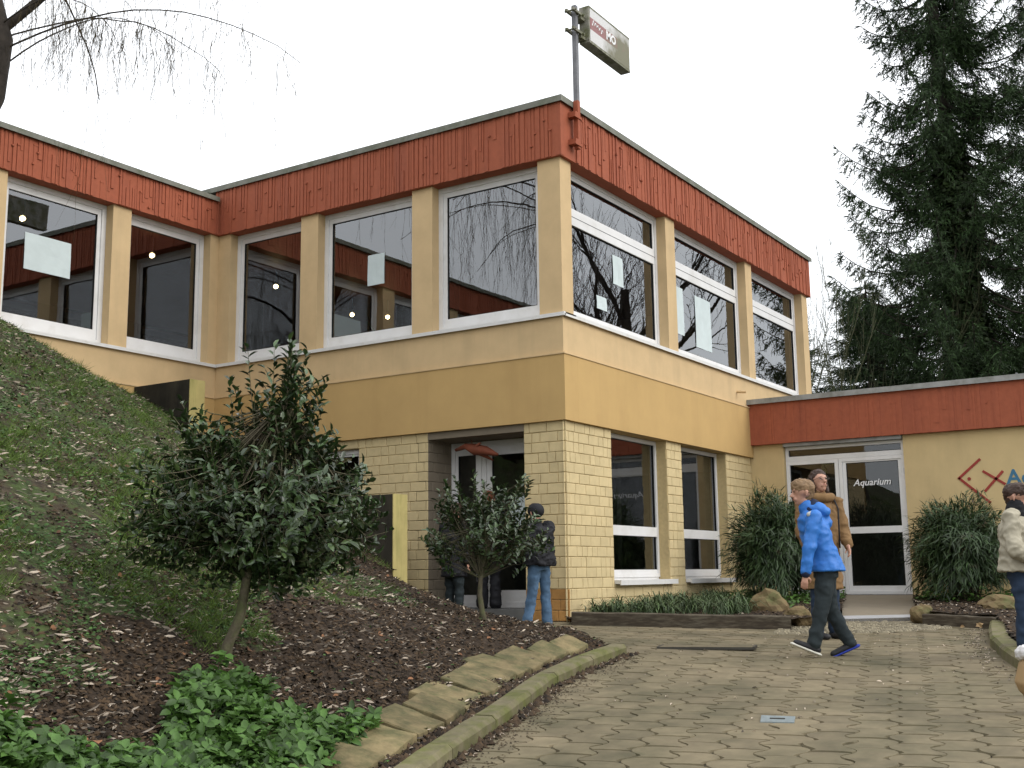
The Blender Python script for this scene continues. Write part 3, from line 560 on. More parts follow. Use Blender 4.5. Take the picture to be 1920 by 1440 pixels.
# sills
def sill(F, a0, a1, z=ZS):
    mb = MB(); mb.lbox(F, a0, a1, -.25, .045, z, z + .018); mb.lbox(F, a0, a1, .030, .045, z - .028, z - .0005); return mk('sill', mb, 'sill', bld)
sill(FL, -.045, 6.0); sill(FR, .001, 9.24); sill(FWg, .0, 14)
# fascias with ribbed relief
def fascia(F, a0, a1, z0, z1, n0, depth, seed, dens=1.0, capm='cap', amp=1.):
    R_ = random.Random(seed); mb = MB(); mb.lbox(F, a0, a1, -.30, n0, z0, z1 - .002); ob = mk('fascia', mb, 'fascia', bld)
    rb = MB(); a = a0 + .02; H = z1 - z0
    while a < a1 - .03:
        wd = R_.uniform(.018, .06) * dens; dp = depth * R_.uniform(.35, 1.0) * amp; k = R_.random(); e = min(a + wd, a1 - .02)
        if k < .45: rb.lbox(F, a, e, n0 - .002, n0 + dp, z0 + .004, z1 - .01)
        elif k < .72: rb.lbox(F, a, e, n0 - .002, n0 + dp, z0 + H * R_.uniform(.12, .6), z1 - .01)
        elif k < .9:
            zz = z0 + H * R_.uniform(.35, .85); rb.lbox(F, a, e, n0 - .002, n0 + dp, z0 + .004, zz)
            if k < .8: rb.lbox(F, a - .012, e + .004, n0 - .002, n0 + dp * 1.7, zz, zz + .022)
        if R_.random() < .12: zz = z0 + H * R_.uniform(.1, .8); rb.lbox(F, e - .01, e + .022, n0 - .0015, n0 + depth * 1.6 * amp, zz, zz + .02)
        a = e + R_.uniform(.004, .03) * dens
    mk('rib_relief', rb, 'fascia', ob, kind='stuff'); return ob
fascia(FL, .07, 6.1, ZF, ZT, .05, .016, 1, amp=.9); fascia(FR, .31, 9.31, ZF, ZT, .05, .016, 2, 1.0); fascia(FWg, .055, 14, ZF + .002, ZT - .185, .045, .016, 3, amp=.9)
mb = MB(); mb.box((-.052, -.052, ZF - .001), (.3, .068, ZT - .004)); mb.box((-.056, -.056, ZF + .01), (.03, .03, ZT - .006)); mk('corner_post', mb, 'fascia', bld)
mb = MB(); mb.box((9.24, .0, ZF), (9.31, 12, ZT - .01)); mk('end_fascia', mb, 'fascia', bld)
def cap(boxes, m='cap'):
    mb = MB()
    for a, b in boxes: mb.box(a, b)
    return mk('roof_edge', mb, m, bld)
cap([((-.085, -.085, ZT), (.12, 12.2, ZT + .062)), ((.12, -.0855, ZT), (9.36, .12, ZT + .062)), ((9.16, .12, ZT), (9.36, 12, ZT + .062)), ((-.092, -.092, ZT - .02), (-.0865, 6.2, ZT + .06)), ((-.0865, -.092, ZT - .02), (9.36, -.0865, ZT + .06))])
cap([((-14, 5.965, ZT - .185), (-.09, 6.2, ZT - .125)), ((-14, 5.958, ZT - .2), (-.092, 5.9645, ZT - .128))])
mb = MB(); mb.box((.12, .12, ZT - .2), (9.16, 12, ZT + .02)); mb.box((-14, 6.2, ZT - .3), (.1, 12, ZT - .14)); mk('roof', mb, 'roof', bld)
# windows
def window(F, a0, a1, z0, z1, panes, rec=.15, side=.07, sash=.06, name='window', gl='glass', label=None):
    """panes: list of (za, zb) glass heights"""
    mb = MB(); n0, n1 = -rec - .06, -rec + .005
    mb.lbox(F, a0 + .001, a0 + side, n0, n1, z0, z1); mb.lbox(F, a1 - side, a1 - .001, n0, n1, z0, z1)
    mb.lbox(F, a0 + side, a1 - side, n0, n1, z1 - side, z1); mb.lbox(F, a0 + side, a1 - side, n0, n1, z0, z0 + side)
    wob = mk(name, mb, 'white', bld, label=label)
    sb = MB(); gk = MB(); s0, s1 = a0 + side, a1 - side; m0, m1 = -rec - .055, -rec - .012
    zs = [z0 + side] + [z for p in panes for z in p] + [z1 - side]
    if sash > 0: sb.lbox(F, s0 + .002, s0 + sash, m0, m1, z0 + side, z1 - side); sb.lbox(F, s1 - sash, s1 - .002, m0, m1, z0 + side, z1 - side)
    for i in range(0, len(zs), 2):
        if zs[i + 1] - zs[i] > .004:
            tgt = sb if sash > 0 else MB(); tgt.lbox(F, s0 + sash, s1 - sash, m0, m1 + (.012 if 0 < i < len(zs) - 2 else 0), zs[i], zs[i + 1])
            if sash <= 0: mk('rail', tgt, 'white', wob)
        if 0 < i < len(zs) - 2:
            zm = (zs[i] + zs[i + 1]) / 2
            if zs[i + 1] - zs[i] > .15: gk.lbox(F, s0 + .01, s1 - .01, m1 + .010, m1 + .0135, zm - .004, zm + .004)
    g0, g1 = s0 + max(sash, .002), s1 - max(sash, .002)
    for za, zb in panes:
        for b in ((g0, g0 + .008, za, zb), (g1 - .008, g1, za, zb), (g0 + .008, g1 - .008, za, za + .008), (g0 + .008, g1 - .008, zb - .008, zb)): gk.lbox(F, b[0], b[1], m0 + .01, m1 - .006, b[2], b[3])
        pb = MB(); O, A, Nn = F; nn_ = (m0 + m1) / 2
        P = [(O[0] + A[0] * a + Nn[0] * nn_, O[1] + A[1] * a + Nn[1] * nn_, z) for a, z in ((g0 + .004, za + .004), (g1 - .004, za + .004), (g1 - .004, zb - .004), (g0 + .004, zb - .004))]
        fs = (0, 1, 2, 3) if (Vector((A[0], A[1], 0)).cross(Vector((0, 0, 1))).dot(Vector((Nn[0], Nn[1], 0))) > 0) else (3, 2, 1, 0)
        pb.add(P, [fs]); mk('pane', pb, gl, wob)
    (mk('sash', sb, 'white', wob) if sash > 0 else None); mk('gasket', gk, 'gasket', wob); return wob
zw0 = ZS + .02
for a0, a1 in ((.33, 1.99), (2.33, 4.03), (4.36, 5.80)): window(FL, a0, a1, zw0, ZF, [(3.90, 5.575)])
for a0, a1 in ((.17, 1.64), (1.95, 3.58), (3.9, 5.58), (5.9, 7.58), (7.9, 10), (10.3, 12.4)): window(FWg, a0, a1, zw0, ZF, [(3.93, 5.56)])
for a0, a1 in ((.27, 3.02), (3.33, 6.10), (6.38, 8.91)): window(FR, a0, a1, zw0, ZF, [(3.86, 4.99), (5.21, 5.60)], side=.055, sash=.05)
# ground floor windows (right facade) with sills
BR = .03
FRb = ((0, BR), (1, 0), (0, -1)); FLb = ((BR, 0), (0, 1), (-1, 0))
for a0, a1 in ((1.22, 2.86), (3.36, 5.0)):
    window(FRb, a0, a1, .50, 2.385, [(.60, 1.05), (1.18, 2.33)], rec=.16, side=.05, sash=.0)
    mb = MB(); mb.lbox(FRb, a0 + .003, a1 + .06, -.21, .09, .445, .468); mb.lbox(FRb, a0 + .003, a1 + .06, .075, .09, .405, .4445); mb.lbox(FRb, a0 + .003, a0 + .02, .0, .0745, .42, .4448); mk('sill', mb, 'sill', bld)
    mb = MB(); mb.lbox(FRb, a0 + .01, a1 - .01, -.30, -.17, .20, .499); mk('under_sill', mb, 'white', bld)
window(FLb, 3.26, 4.6, 1.7, 2.27, [(1.80, 2.18)], rec=.08, side=.06, sash=.02)
# brick walls: backing joint wall + individual bricks
def backing(F, rects, th=.28):
    mb = MB()
    for a0, a1, z0, z1 in rects: mb.lbox(F, a0, a1, -th, -.009, z0, z1)
    return mb
RR = [(.0, 1.22, 0, ZO), (2.86, 3.36, 0, ZO), (5.0, 6.049, 0, ZO), (1.22, 2.86, 0, .445), (3.36, 5.0, 0, .445)]
LR = [(.032, .61, 0, ZO), (2.09, 3.26, 0, ZO), (3.26, 4.6, 0, 1.7), (3.26, 4.6, 2.27, ZO), (4.6, 6.03, 0, ZO)]
RR[0] = (BR + .002, 1.22, 0, ZO); LR[0] = (.30, .61, 0, ZO)
bw = mk('brick_wall', (lambda m_: m_)(backing(FRb, [(BR + .009, 1.22, 0, ZO)] + RR[1:])), 'joint', bld)
mk('brick_wall', backing(FLb, [(.29, .61, 0, ZO)]), 'joint', bld); bwl = mk('brick_wall', backing(FLb, [(2.135, 3.26, 0, ZO)] + LR[2:]), 'joint', bld)
CH = ZO / 19; BL = .25; bricks = []
def lay(F, rects, side):
    for (a0, a1, z0, z1) in rects:
        for c in range(19):
            za, zb = c * CH, (c + 1) * CH
            if zb <= z0 + .02 or za >= z1 - .02: continue
            za = max(za, z0); zb = min(zb, z1); off = (c % 2) * BL / 2 + (.03 if c % 3 == 0 else 0); k0 = int(math.floor((a0 - off) / BL)); 
            for k in range(k0, int((a1 - off) / BL) + 1):
                b0, b1 = max(a0, k * BL + off), min(a1, (k + 1) * BL + off)
                if b1 - b0 < .02: continue
                seg = [(b0, b1)]
                if b1 - b0 > .2 and random.random() < .28: seg = [(b0, (b0 + b1) / 2), ((b0 + b1) / 2, b1)]
                for s0, s1 in seg: bricks.append((F, s0, s1, za, zb, side))
lay(FRb, [(0.0, 1.22, 0, ZO)] + RR[1:], 'R'); lay(FLb, [(0.001, .61, 0, ZO)] + LR[1:], 'L')
def bdist(b):
    F, s0, s1, za, zb, side = b; x = F[0][0] + F[1][0] * (s0 + s1) / 2; y = F[0][1] + F[1][1] * (s0 + s1) / 2
    hid = 50 if (side == 'L' and y > 2.0) else 0
    return math.hypot(x - CAM[0], y - CAM[1]) + hid
bricks.sort(key=bdist); cache = {}; restb = MB(); resty = []
def brick_geo(F, s0, s1, za, zb, dn):
    mb = MB(); g = .0035; c = .006; fr = dn; O, A, Nn = F
    def P(a, n, z): return (O[0] + A[0] * a + Nn[0] * n, O[1] + A[1] * a + Nn[1] * n, z)
    o = [(s0 + g, za + g), (s1 - g, za + g), (s1 - g, zb - g), (s0 + g, zb - g)]; i_ = [(s0 + g + c, za + g + c), (s1 - g - c, za + g + c), (s1 - g - c, zb - g - c), (s0 + g + c, zb - g - c)]
    j = lambda: random.uniform(-.0015, .0015)
    vs = [P(a, -.012, z) for a, z in o] + [P(a + j(), fr - .004, z + j()) for a, z in o] + [P(a, fr + j() * .7, z) for a, z in i_]
    fs = [(0, 1, 5, 4), (1, 2, 6, 5), (2, 3, 7, 6), (3, 0, 4, 7), (4, 5, 9, 8), (5, 6, 10, 9), (6, 7, 11, 10), (7, 4, 8, 11), (8, 9, 10, 11)]
    if Vector((A[0], A[1], 0)).cross(Vector((0, 0, 1))).dot(Vector((Nn[0], Nn[1], 0))) < 0: fs = [q[::-1] for q in fs]
    return vs, fs
nb = 0
for b in bricks:
    F, s0, s1, za, zb, side = b; dn = random.uniform(0, .004)
    orange = side == 'L' and s1 < .62 and zb < CH * 3.1 + .01
    if nb < 290:
        key = (side, round(s1 - s0, 3), round(zb - za, 3), nb % 3); wall = bw if side == 'R' else bwl
        if key not in cache:
            vs, fs = brick_geo((((0, 0)), F[1], F[2]), 0, s1 - s0, 0, zb - za, .0015); me = bpy.data.meshes.new('brick'); me.from_pydata(vs, [], fs); me.update(); me.materials.append(M['brick']); cache[key] = me
        me = cache[key]
        ob = bpy.data.objects.new('brick', me); C.objects.link(ob); ob.parent = wall; dd = random.uniform(0, .0035)
        ob.location = Vector((F[0][0] + F[1][0] * s0 + F[2][0] * dd, F[0][1] + F[1][1] * s0 + F[2][1] * dd, za)) - W[wall.name]
        if orange: ob.material_slots[0].link = 'OBJECT'; ob.material_slots[0].material = M['brick_orange']
        nb += 1
    else: restb.add(*brick_geo(F, s0, s1, za, zb, dn))
mk('brick_courses', restb, 'bricks', bwl, kind='stuff')
# recessed entrance in left facade
FD = ((0, 2.09), (1, 0), (0, -1)); n_ = len(bricks); bricks = []
lay(FD, [(BR + .012, .60, .14, ZO)], 'D'); rb = MB()
for b in bricks: rb.add(*brick_geo(FD, b[1], b[2], b[3], b[4], .001))
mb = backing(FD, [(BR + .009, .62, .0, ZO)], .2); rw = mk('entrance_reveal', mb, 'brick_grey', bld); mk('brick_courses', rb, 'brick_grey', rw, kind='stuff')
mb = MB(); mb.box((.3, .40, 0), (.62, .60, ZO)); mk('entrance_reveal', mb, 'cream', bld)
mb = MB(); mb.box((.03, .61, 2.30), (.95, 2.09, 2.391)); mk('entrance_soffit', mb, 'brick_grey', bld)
mb = MB(); mb.box((.015, .62, 0), (.62, 2.08, .14)); mk('entrance_step', mb, 'step', bld)
FDo = ((.55, 0), (0, 1), (-1, 0))
window(FDo, 1.60, 2.085, .142, 2.29, [(.30, 1.02), (1.1, 2.12)], rec=0, side=.06, sash=.04, name='side_light', gl='glass_plain')
dw = window(FDo, .63, 1.595, .142, 2.29, [(.36, .98), (1.06, 2.10)], rec=0, side=.07, sash=.08, name='door', gl='glass_plain')
mb = MB(); mb.tube([(.50, 1.40, 1.02), (.46, 1.40, 1.02), (.46, 1.40, 1.24), (.50, 1.40, 1.24)], .011, 6); mk('handle', mb, 'alu', dw)
# annex
mb = MB(); mb.box((6.05, -.53, 0), (6.35, -.0225, 2.60)); mb.box((6.05, -.0225, 0), (6.35, .3, 2.39)); mb.box((6.05, -9, -.2), (6.35, -2.42, 2.60)); mb.box((6.36, -8.99, 0), (14, -8.7, 2.6)); mk('annex_wall', mb, 'cream', bld)
fascia(FA, .0, 9.2, 2.585, 3.275, .10, .007, 5, 1.6, amp=1.)
mb = MB(); mb.box((5.90, -9.25, 3.277), (6.15, -.0, 3.333)); mb.box((5.893, -9.25, 3.25), (5.8995, -.0, 3.332)); mk('roof_edge', mb, 'cap2', bld)
mb = MB(); mb.box((6.15, -9.2, 3.0), (14, -.06, 3.29)); mb.box((6.36, -9, 2.62), (14, -.06, 2.99)); mk('roof', mb, 'roof', bld)
mb = MB(); mb.box((6.0, -2.41, 2.53), (6.3, -.54, 2.584)); mk('door_lintel', mb, 'cap2', bld)
window(FA, .535, 2.415, 2.30, 2.528, [(2.375, 2.50)], rec=.08, side=.05, sash=.0, name='fanlight', gl='glass_plain')
window(FA, .535, 1.385, .19, 2.298, [(.32, 1.12), (1.22, 2.25)], rec=.08, side=.06, sash=.0, name='side_light', gl='glass_plain')
ad = window(FA, 1.39, 2.415, .19, 2.298, [(.32, 1.12), (1.22, 2.22)], rec=.08, side=.055, sash=.055, name='door', gl='glass_plain')
mb = MB(); mb.tube([(6.1, -1.47, 1.05), (6.04, -1.47, 1.05), (6.04, -1.47, 1.25), (6.1, -1.47, 1.25)], .012, 6); mk('handle', mb, 'alu', ad)
for z in (.42, 1.15, 2.0): mb = MB(); mb.box((6.105, -2.425, z), (6.13, -2.39, z + .09)); mk('hinge', mb, 'alu', ad)
# lettering
def text(name, body, parent, mtl, size, O, A, Nn, z, shear=0., bold=0., ext=.002, loc=None, label=None):
    c = bpy.data.curves.new(name, 'FONT'); c.body = body; c.size = size; c.shear = shear; c.offset = bold; c.extrude = ext; c.resolution_u = 2
    o = bpy.data.objects.new(name, c); C.objects.link(o); dg = bpy.context.evaluated_depsgraph_get(); me = bpy.data.meshes.new_from_object(o.evaluated_get(dg)); bpy.data.objects.remove(o)
    A3 = Vector((A[0], A[1], 0)); N3 = Vector((Nn[0], Nn[1], 0)); mw = Matrix(((A3.x, 0, N3.x, O[0]), (A3.y, 0, N3.y, O[1]), (0, 1, 0, z), (0, 0, 0, 1))); me.transform(mw); me.materials.clear()
    return finish(name, me, mtl, parent, label, None, None, None, None, False), me
# door text with little serifs
to, tm = text('door_lettering', 'Aquarium', ad, 'white_letter', .145, (6.142, -1.60), (0, -1), (-1, 0), 1.855, shear=.28, bold=.0012)
text('wall_lettering', 'Aquarium', bld, 'blue_letter', .30, (6.046, -3.86), (0, -1), (-1, 0), 1.76, bold=.006, ext=.003)
fish = MB()
def stroke(y0, z0, y1, z1, wd=.036):
    l = math.hypot(y1 - y0, z1 - z0); ny, nz = -(z1 - z0) / l * wd / 2, (y1 - y0) / l * wd / 2; P = [(y0 + ny, z0 + nz), (y1 + ny, z1 + nz), (y1 - ny, z1 - nz), (y0 - ny, z0 - nz)]
    fish.add([(6.049, a, b) for a, b in P] + [(6.041, a, b) for a, b in P], [(0, 1, 2, 3), (7, 6, 5, 4), (0, 4, 5, 1), (1, 5, 6, 2), (2, 6, 7, 3), (3, 7, 4, 0)])
stroke(-3.52, 2.15, -3.19, 1.87); stroke(-3.20, 1.885, -3.62, 1.50); stroke(-3.54, 1.97, -3.84, 1.76); stroke(-3.82, 1.955, -3.55, 1.67)
fish.tube([(6.049, -3.345, 1.865), (6.041, -3.345, 1.865)], .026, 10); mk('fish_emblem', fish, 'red_letter', bld)
# interiors
mb = MB(); mb.box((.3, .3, 3.06), (8.94, 12, 3.18)); mb.box((-14, 6.36, 3.06), (.3, 12, 3.18)); mk('interior_floor', mb, 'in_floor', bld)
mb = MB(); mb.box((.3, .3, 5.72), (8.94, 12, 5.80)); mb.box((-14, 6.36, 5.72), (.3, 12, 5.80)); mk('interior_ceiling', mb, 'in_ceil', bld)
mb = MB(); mb.box((-14, 12, 3.18), (9.24, 12.3, 5.72)); mb.box((-14.2, 6, 3), (-14, 12.3, 6.2)); mb.box((5.2, 6.6, 3.18), (8.94, 6.75, 5.7)); mb.box((-3.3, 8.6, 3.18), (-3.0, 8.9, 5.7)); mb.box((3.2, 8.6, 3.18), (3.5, 8.9, 5.7)); mb.box((3.0, 3.9, 3.18), (3.3, 4.2, 5.7)); mk('interior_wall', mb, 'in_wall', bld)
mb = MB(); mb.box((.33, .33, -.05), (14, 5.9, .10)); mb.box((6.4, -8.6, -.05), (14, .3, .18)); mk('interior_floor', mb, 'in_floor', bld)
mb = MB(); mb.box((.33, 5.2, .1), (8.9, 5.4, 3.05)); mb.box((8.7, .3, .1), (8.9, 5.2, 3.05)); mb.box((.62, 2.6, .1), (3.5, 2.7, 3.05)); mb.box((10.5, -8.6, .1), (10.6, .2, 2.6)); mb.box((4.3, 1.6, .1), (4.45, 3.4, 3.05)); mk('interior_wall', mb, 'in_wall', bld)
mb = MB(); mb.box((.33, .33, 2.45), (8.7, 5.2, 2.55)); mb.box((9.24, -.02, 0), (9.5, 12, 3.1)); mk('interior_ceiling', mb, 'in_wall', bld)
# interior joinery glimpsed through the glass: light posts, counter
mb = MB()
for b in (((-1.3, 7.6, 3.18), (-.0, 7.7, 4.1)),): mb.box(*b)
mk('display_panel', mb, 'blue_panel', bld)
lp = [(-2.75, 6.9, 5.42), (-.5, 6.95, 5.42), (2.0, 6.8, 5.42), (4.2, 7.0, 5.36), (4.75, 6.6, 5.36)]
lb = ['left window of the wing', 'window left of the inner corner', 'window right of the inner corner', 'middle window, left one of two', 'middle window, right one of two']
for i, p_ in enumerate(lp):
    t_ = thing('spotlight', p_, 'small lit ceiling spotlight seen through the ' + lb[i], 'spotlight', 'ceiling spotlights in the upper room')
    mb = MB(); mb.tube([(p_[0], p_[1], 5.71), (p_[0], p_[1], p_[2] + .06)], .012, 6); mb.tube([(p_[0], p_[1], p_[2] + .08), (p_[0] - .05, p_[1] - .04, p_[2] + .02)], [.03, .05], 8); mk('fitting', mb, 'metal', t_)
    mb = MB(); mb.tube([(p_[0] - .045, p_[1] - .036, p_[2] + .025), (p_[0] - .07, p_[1] - .05, p_[2] + .0)], [.036, .03], 8); mk('bulb', mb, 'lamp', t_)
# potted plant in middle window
pt = thing('potted_plant', (.62, 3.35, 3.72), 'spiky potted plant on the inner sill of the middle upper window', 'plant')
mb = MB(); mb.tube([(.62, 3.35, 3.72), (.62, 3.35, 3.86)], [.06, .08], 10); mk('pot', mb, 'tan', pt)
m = 16; v, f = scatter(BLADE_V, BLADE_F, np.tile([.62, 3.35, 3.85], (m, 1)), nrm(rdir(m, .5, .95)), rdir(m), np.stack([np.full(m, .03), RNG.uniform(.22, .40, m), np.full(m, .1)], 1)); mk_np('leaves', v, f, 'plant', pt)
mb = MB(); mb.box((.30, .5, 3.68), (.9, 5.6, 3.715)); mk('inner_sill', mb, 'in_wall', bld)
# paper sheets on the glass
def sheet(F, a0, a1, z0, z1, n, lab, skew=0, grp='paper sheets on the windows'):
    mb = MB(); K = 5; O, A, Nn = F; vs = []; 
    for i in range(K):
        for j in range(K):
            a = a0 + (a1 - a0) * i / (K - 1); z = z0 + (z1 - z0) * j / (K - 1) + skew * (i / (K - 1)); d_ = n + .004 * math.sin(i * 1.7 + j); vs.append((O[0] + A[0] * a + Nn[0] * d_, O[1] + A[1] * a + Nn[1] * d_, z))
    bk = [(x - Nn[0] * .002, y - Nn[1] * .002, z) for x, y, z in vs]
    fs = [(i * K + j, (i + 1) * K + j, (i + 1) * K + j + 1, i * K + j + 1) for i in range(K - 1) for j in range(K - 1)]
    mb.add(vs, fs); mb.add(bk, [q[::-1] for q in fs])
    return mk('paper_sheet', mb, 'paper', None, lab, 'paper', grp, loc=(O[0] + A[0] * a0 + Nn[0] * n, O[1] + A[1] * a0 + Nn[1] * n, z0))
sheet(FWg, 2.47, 3.17, 4.56, 5.05, -.176, 'large wide white sheet taped in the left wing window', .0)
sheet(FL, 2.95, 3.25, 4.56, 5.0, -.176, 'white upright sheet in the middle window of the left facade')
sheet(FR, 1.68, 1.98, 4.45, 4.86, -.176, 'upright sheet high in the first window right of the corner pillar')
sheet(FR, 1.20, 1.48, 4.02, 4.20, -.176, 'small sheet low in the first window right of the corner pillar')
sheet(FR, 3.62, 3.95, 4.10, 4.83, -.176, 'narrow long sheet at the left edge of the second right facade window')
sheet(FR, 4.38, 4.98, 4.0, 4.82, -.176, 'largest long sheet in the middle of the second right facade window')
sheet(((.55, 0), (0, 1), (-1, 0)), .82, 1.12, 1.12, 1.55, .03, 'white notice on the recessed entrance door behind the small tree', grp='door notices')
# rust red hanging carving at the entrance
mb = MB(); mb.tube([(.25, 1.55, 2.28), (.22, 1.50, 2.12)], .006, 5)
cvp = [(.22, 1.78, 2.16), (.21, 1.62, 2.20), (.22, 1.48, 2.15), (.22, 1.30, 2.12), (.22, 1.12, 2.06)]; mb.tube(cvp, [.02, .04, .075, .06, .015], 8); mb.tube([(.22, 1.50, 2.15), (.16, 1.35, 2.22)], [.05, .01], 6); mb.tube([(.22, 1.45, 2.13), (.3, 1.25, 2.0)], [.05, .01], 6)
mk('hanging_carving', mb, 'rust', None, 'rust red carved figure hanging under the entrance soffit', 'carving', loc=(.22, 1.5, 2.05), smooth=True)
# pole sign at the corner
sg = thing('pole_sign', (.25, -.12, 5.85), 'weathered mossy box sign on a pole fixed to the corner of the fascia', 'sign')
mb = MB(); mb.box((.215, -.155, 6.50), (.275, -.095, 7.80)); mk('pole', mb, 'metal', sg); mb = MB(); mb.box((.213, -.157, 5.86), (.277, -.093, 6.4995)); mk('pole_foot', mb, 'fascia', sg)
mb = MB()
for z in (5.90, 6.26): mb.box((.14, -.165, z), (.235, -.05, z + .07)); mb.box((.12, -.17, z - .01), (.30, -.156, z + .02))
mk('pole_bracket', mb, 'fascia', sg)
for z in (7.42, 7.68):
    mb = MB(); mb.box((.10, -.19, z), (.42, -.157, z + .035)); mb.box((.10, -.0945, z), (.42, -.06, z + .035)); mb.tube([(.14, -.21, z + .015), (.14, -.04, z + .015)], .012, 6); mb.tube([(.34, -.21, z + .015), (.34, -.04, z + .015)], .016, 6); mb.box((.3, -.185, z - .045), (.43, -.06, z - .002)); mk('clamp', mb, 'signbox', sg)
mb = MB(); mb.box((.42, -.235, 7.355), (1.56, -.10, 7.84)); mb.box((.415, -.24, 7.345), (1.565, -.095, 7.375)); mb.box((.415, -.24, 7.825), (1.565, -.095, 7.85)); mb.box((.41, -.2385, 7.375), (.44, -.0985, 7.825)); cs = mk('sign_case', mb, 'signbox', sg)
mb = MB(); mb.box((.445, -.2405, 7.378), (1.54, -.2355, 7.822)); fp = mk('sign_face', mb, 'sign', sg)
text('sign_lettering', 'MO', sg, 'white_letter', .17, (.88, -.2415), (1, 0), (0, -1), 7.575, bold=.006, ext=.001)
M['faded'] = mat('faded_letter', (.22, .19, .15), .6, .3, 20)
mb = MB()
for k in range(5): mb.tube([(.50 + .06 * k, -.2412, 7.60 + .03 * math.sin(k)), (.53 + .06 * k, -.2412, 7.68 - .01 * k), (.56 + .06 * k, -.2412, 7.62)], .008, 4)
mk('sign_motif', mb, 'white_letter', sg)
# small overflow pipe above annex roof
mb = MB(); mb.tube([(5.5, .02, 3.42), (5.5, -.16, 3.40)], .02, 8); mk('overflow_pipe', mb, 'wall', bld)

# retaining walls beside the stairwell
def rwall(y0, y1, zt, lab):
    t_ = thing('retaining_wall', (-1.37, y0, 0), lab, 'wall', 'retaining walls stepping up the bank')
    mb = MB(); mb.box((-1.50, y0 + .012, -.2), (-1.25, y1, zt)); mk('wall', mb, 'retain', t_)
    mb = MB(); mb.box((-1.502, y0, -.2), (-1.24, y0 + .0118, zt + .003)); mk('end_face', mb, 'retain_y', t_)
rwall(1.43, 3.2, 1.49, 'dark retaining wall with mossy yellow end face, nearest the entrance'); rwall(3.2, 4.9, 2.3, 'middle step of the retaining wall hidden behind the big holly'); rwall(4.9, 6.02, 3.19, 'upper retaining wall with pale yellow end face below the wing windows')
mb = MB(); mb.tube([(-.12, 2.42, 0.0), (-.12, 2.42, .95)], .05, 10); mk('downpipe', mb, 'grille', None, 'short dark downpipe against the brick wall behind the retaining wall', 'pipe', loc=(-.12, 2.42, 0))
mb = MB(); mb.add([(-1.8, 5.55, 3.3), (-1.5, 5.3, 3.22), (-1.85, 5.3, 3.22), (-1.6, 5.6, 3.2), (-1.7, 5.45, 3.42)], [(0, 1, 4), (1, 2, 4), (2, 0, 4), (0, 3, 1), (0, 2, 3), (1, 3, 2)])

# ------------------------------------------------------------------ beds in front of the right facade
def bedmesh(name, poly, zf, seed):
    p = np.array(poly); x0, y0 = p.min(0); x1, y1 = p.max(0); s = .07; X, Y = np.meshgrid(np.arange(x0, x1 + s, s), np.arange(y0, y1 + s, s), indexing='ij'); ins = inside(X, Y, poly) | (dseg(X, Y, poly, True) < .04)
    I = np.arange(X.size).reshape(X.shape); k = ins[:-1, :-1] & ins[1:, :-1] & ins[1:, 1:] & ins[:-1, 1:]; F = np.stack([I[:-1, :-1], I[1:, :-1], I[1:, 1:], I[:-1, 1:]], -1)[k]
    return mk_np(name, np.stack([X, Y, zf(X, Y)], -1).reshape(-1, 3), F, 'soil', kind='structure', smooth=True)
def zbed(x, y): return .04 + .022 * np.clip(x, 0, 6) + .012 * np.sin(x * 5) * np.sin(y * 6) - .02 * np.clip(-y - 2, 0, 3)
B1 = [(-.02, .03), (-.45, -.38), (.38, -2.5), (.75, -2.62), (1.6, -2.6), (2.3, -2.5), (6.05, -1.4), (6.05, 0.02)]; B2 = [(6.05, -2.42), (3.1, -3.22), (2.4, -3.5), (2.0, -4.35), (.6, -4.7), (-.9, -5.0), (-1.9, -5.3), (-2.7, -5.6), (-3.4, -6.05), (-3, -9), (6.05, -9)]
bedmesh('planting_bed', B1, zbed, 1); bedmesh('planting_bed', B2, zbed, 2)
def bsamp(n, poly, fn=None):
    p = np.array(poly); P = []
    while sum(map(len, P)) < n:
        x = RNG.uniform(p[:, 0].min(), p[:, 0].max(), n * 2); y = RNG.uniform(max(p[:, 1].min(), -6.5), p[:, 1].max(), n * 2); k = inside(x, y, poly)
        if fn: k &= fn(x, y)
        P.append(np.stack([x[k], y[k]], 1))
    p = np.concatenate(P)[:n]; return np.c_[p, zbed(p[:, 0], p[:, 1])]
p = np.concatenate([bsamp(3500, B1), bsamp(5000, B2)]); m = len(p)
v, f = scatter(CHV, CHF, p, rdir(m, -.2, .4), np.tile([0, 0, 1.], (m, 1)), np.stack([RNG.uniform(.015, .035, m), RNG.uniform(.02, .06, m), np.full(m, .02)], 1)); mk_np('bed_mulch', v, f, 'chip', kind='stuff', label='dark mulch in the beds either side of the ramp', cat='mulch')
p = np.concatenate([bsamp(500, B1), bsamp(900, B2)]); m = len(p); v, f = scatter(LEAF_V, LEAF_F, p + [0, 0, .015], rdir(m, -.2, .3), nrm(rdir(m) * .6 + [0, 0, 1]), np.stack([RNG.uniform(.012, .03, m), RNG.uniform(.02, .05, m), np.full(m, .04)], 1)); mk_np('bed_leaf_litter', v, f, 'straw', kind='stuff', label='pale leaves lying in the beds by the ramp', cat='leaf litter')
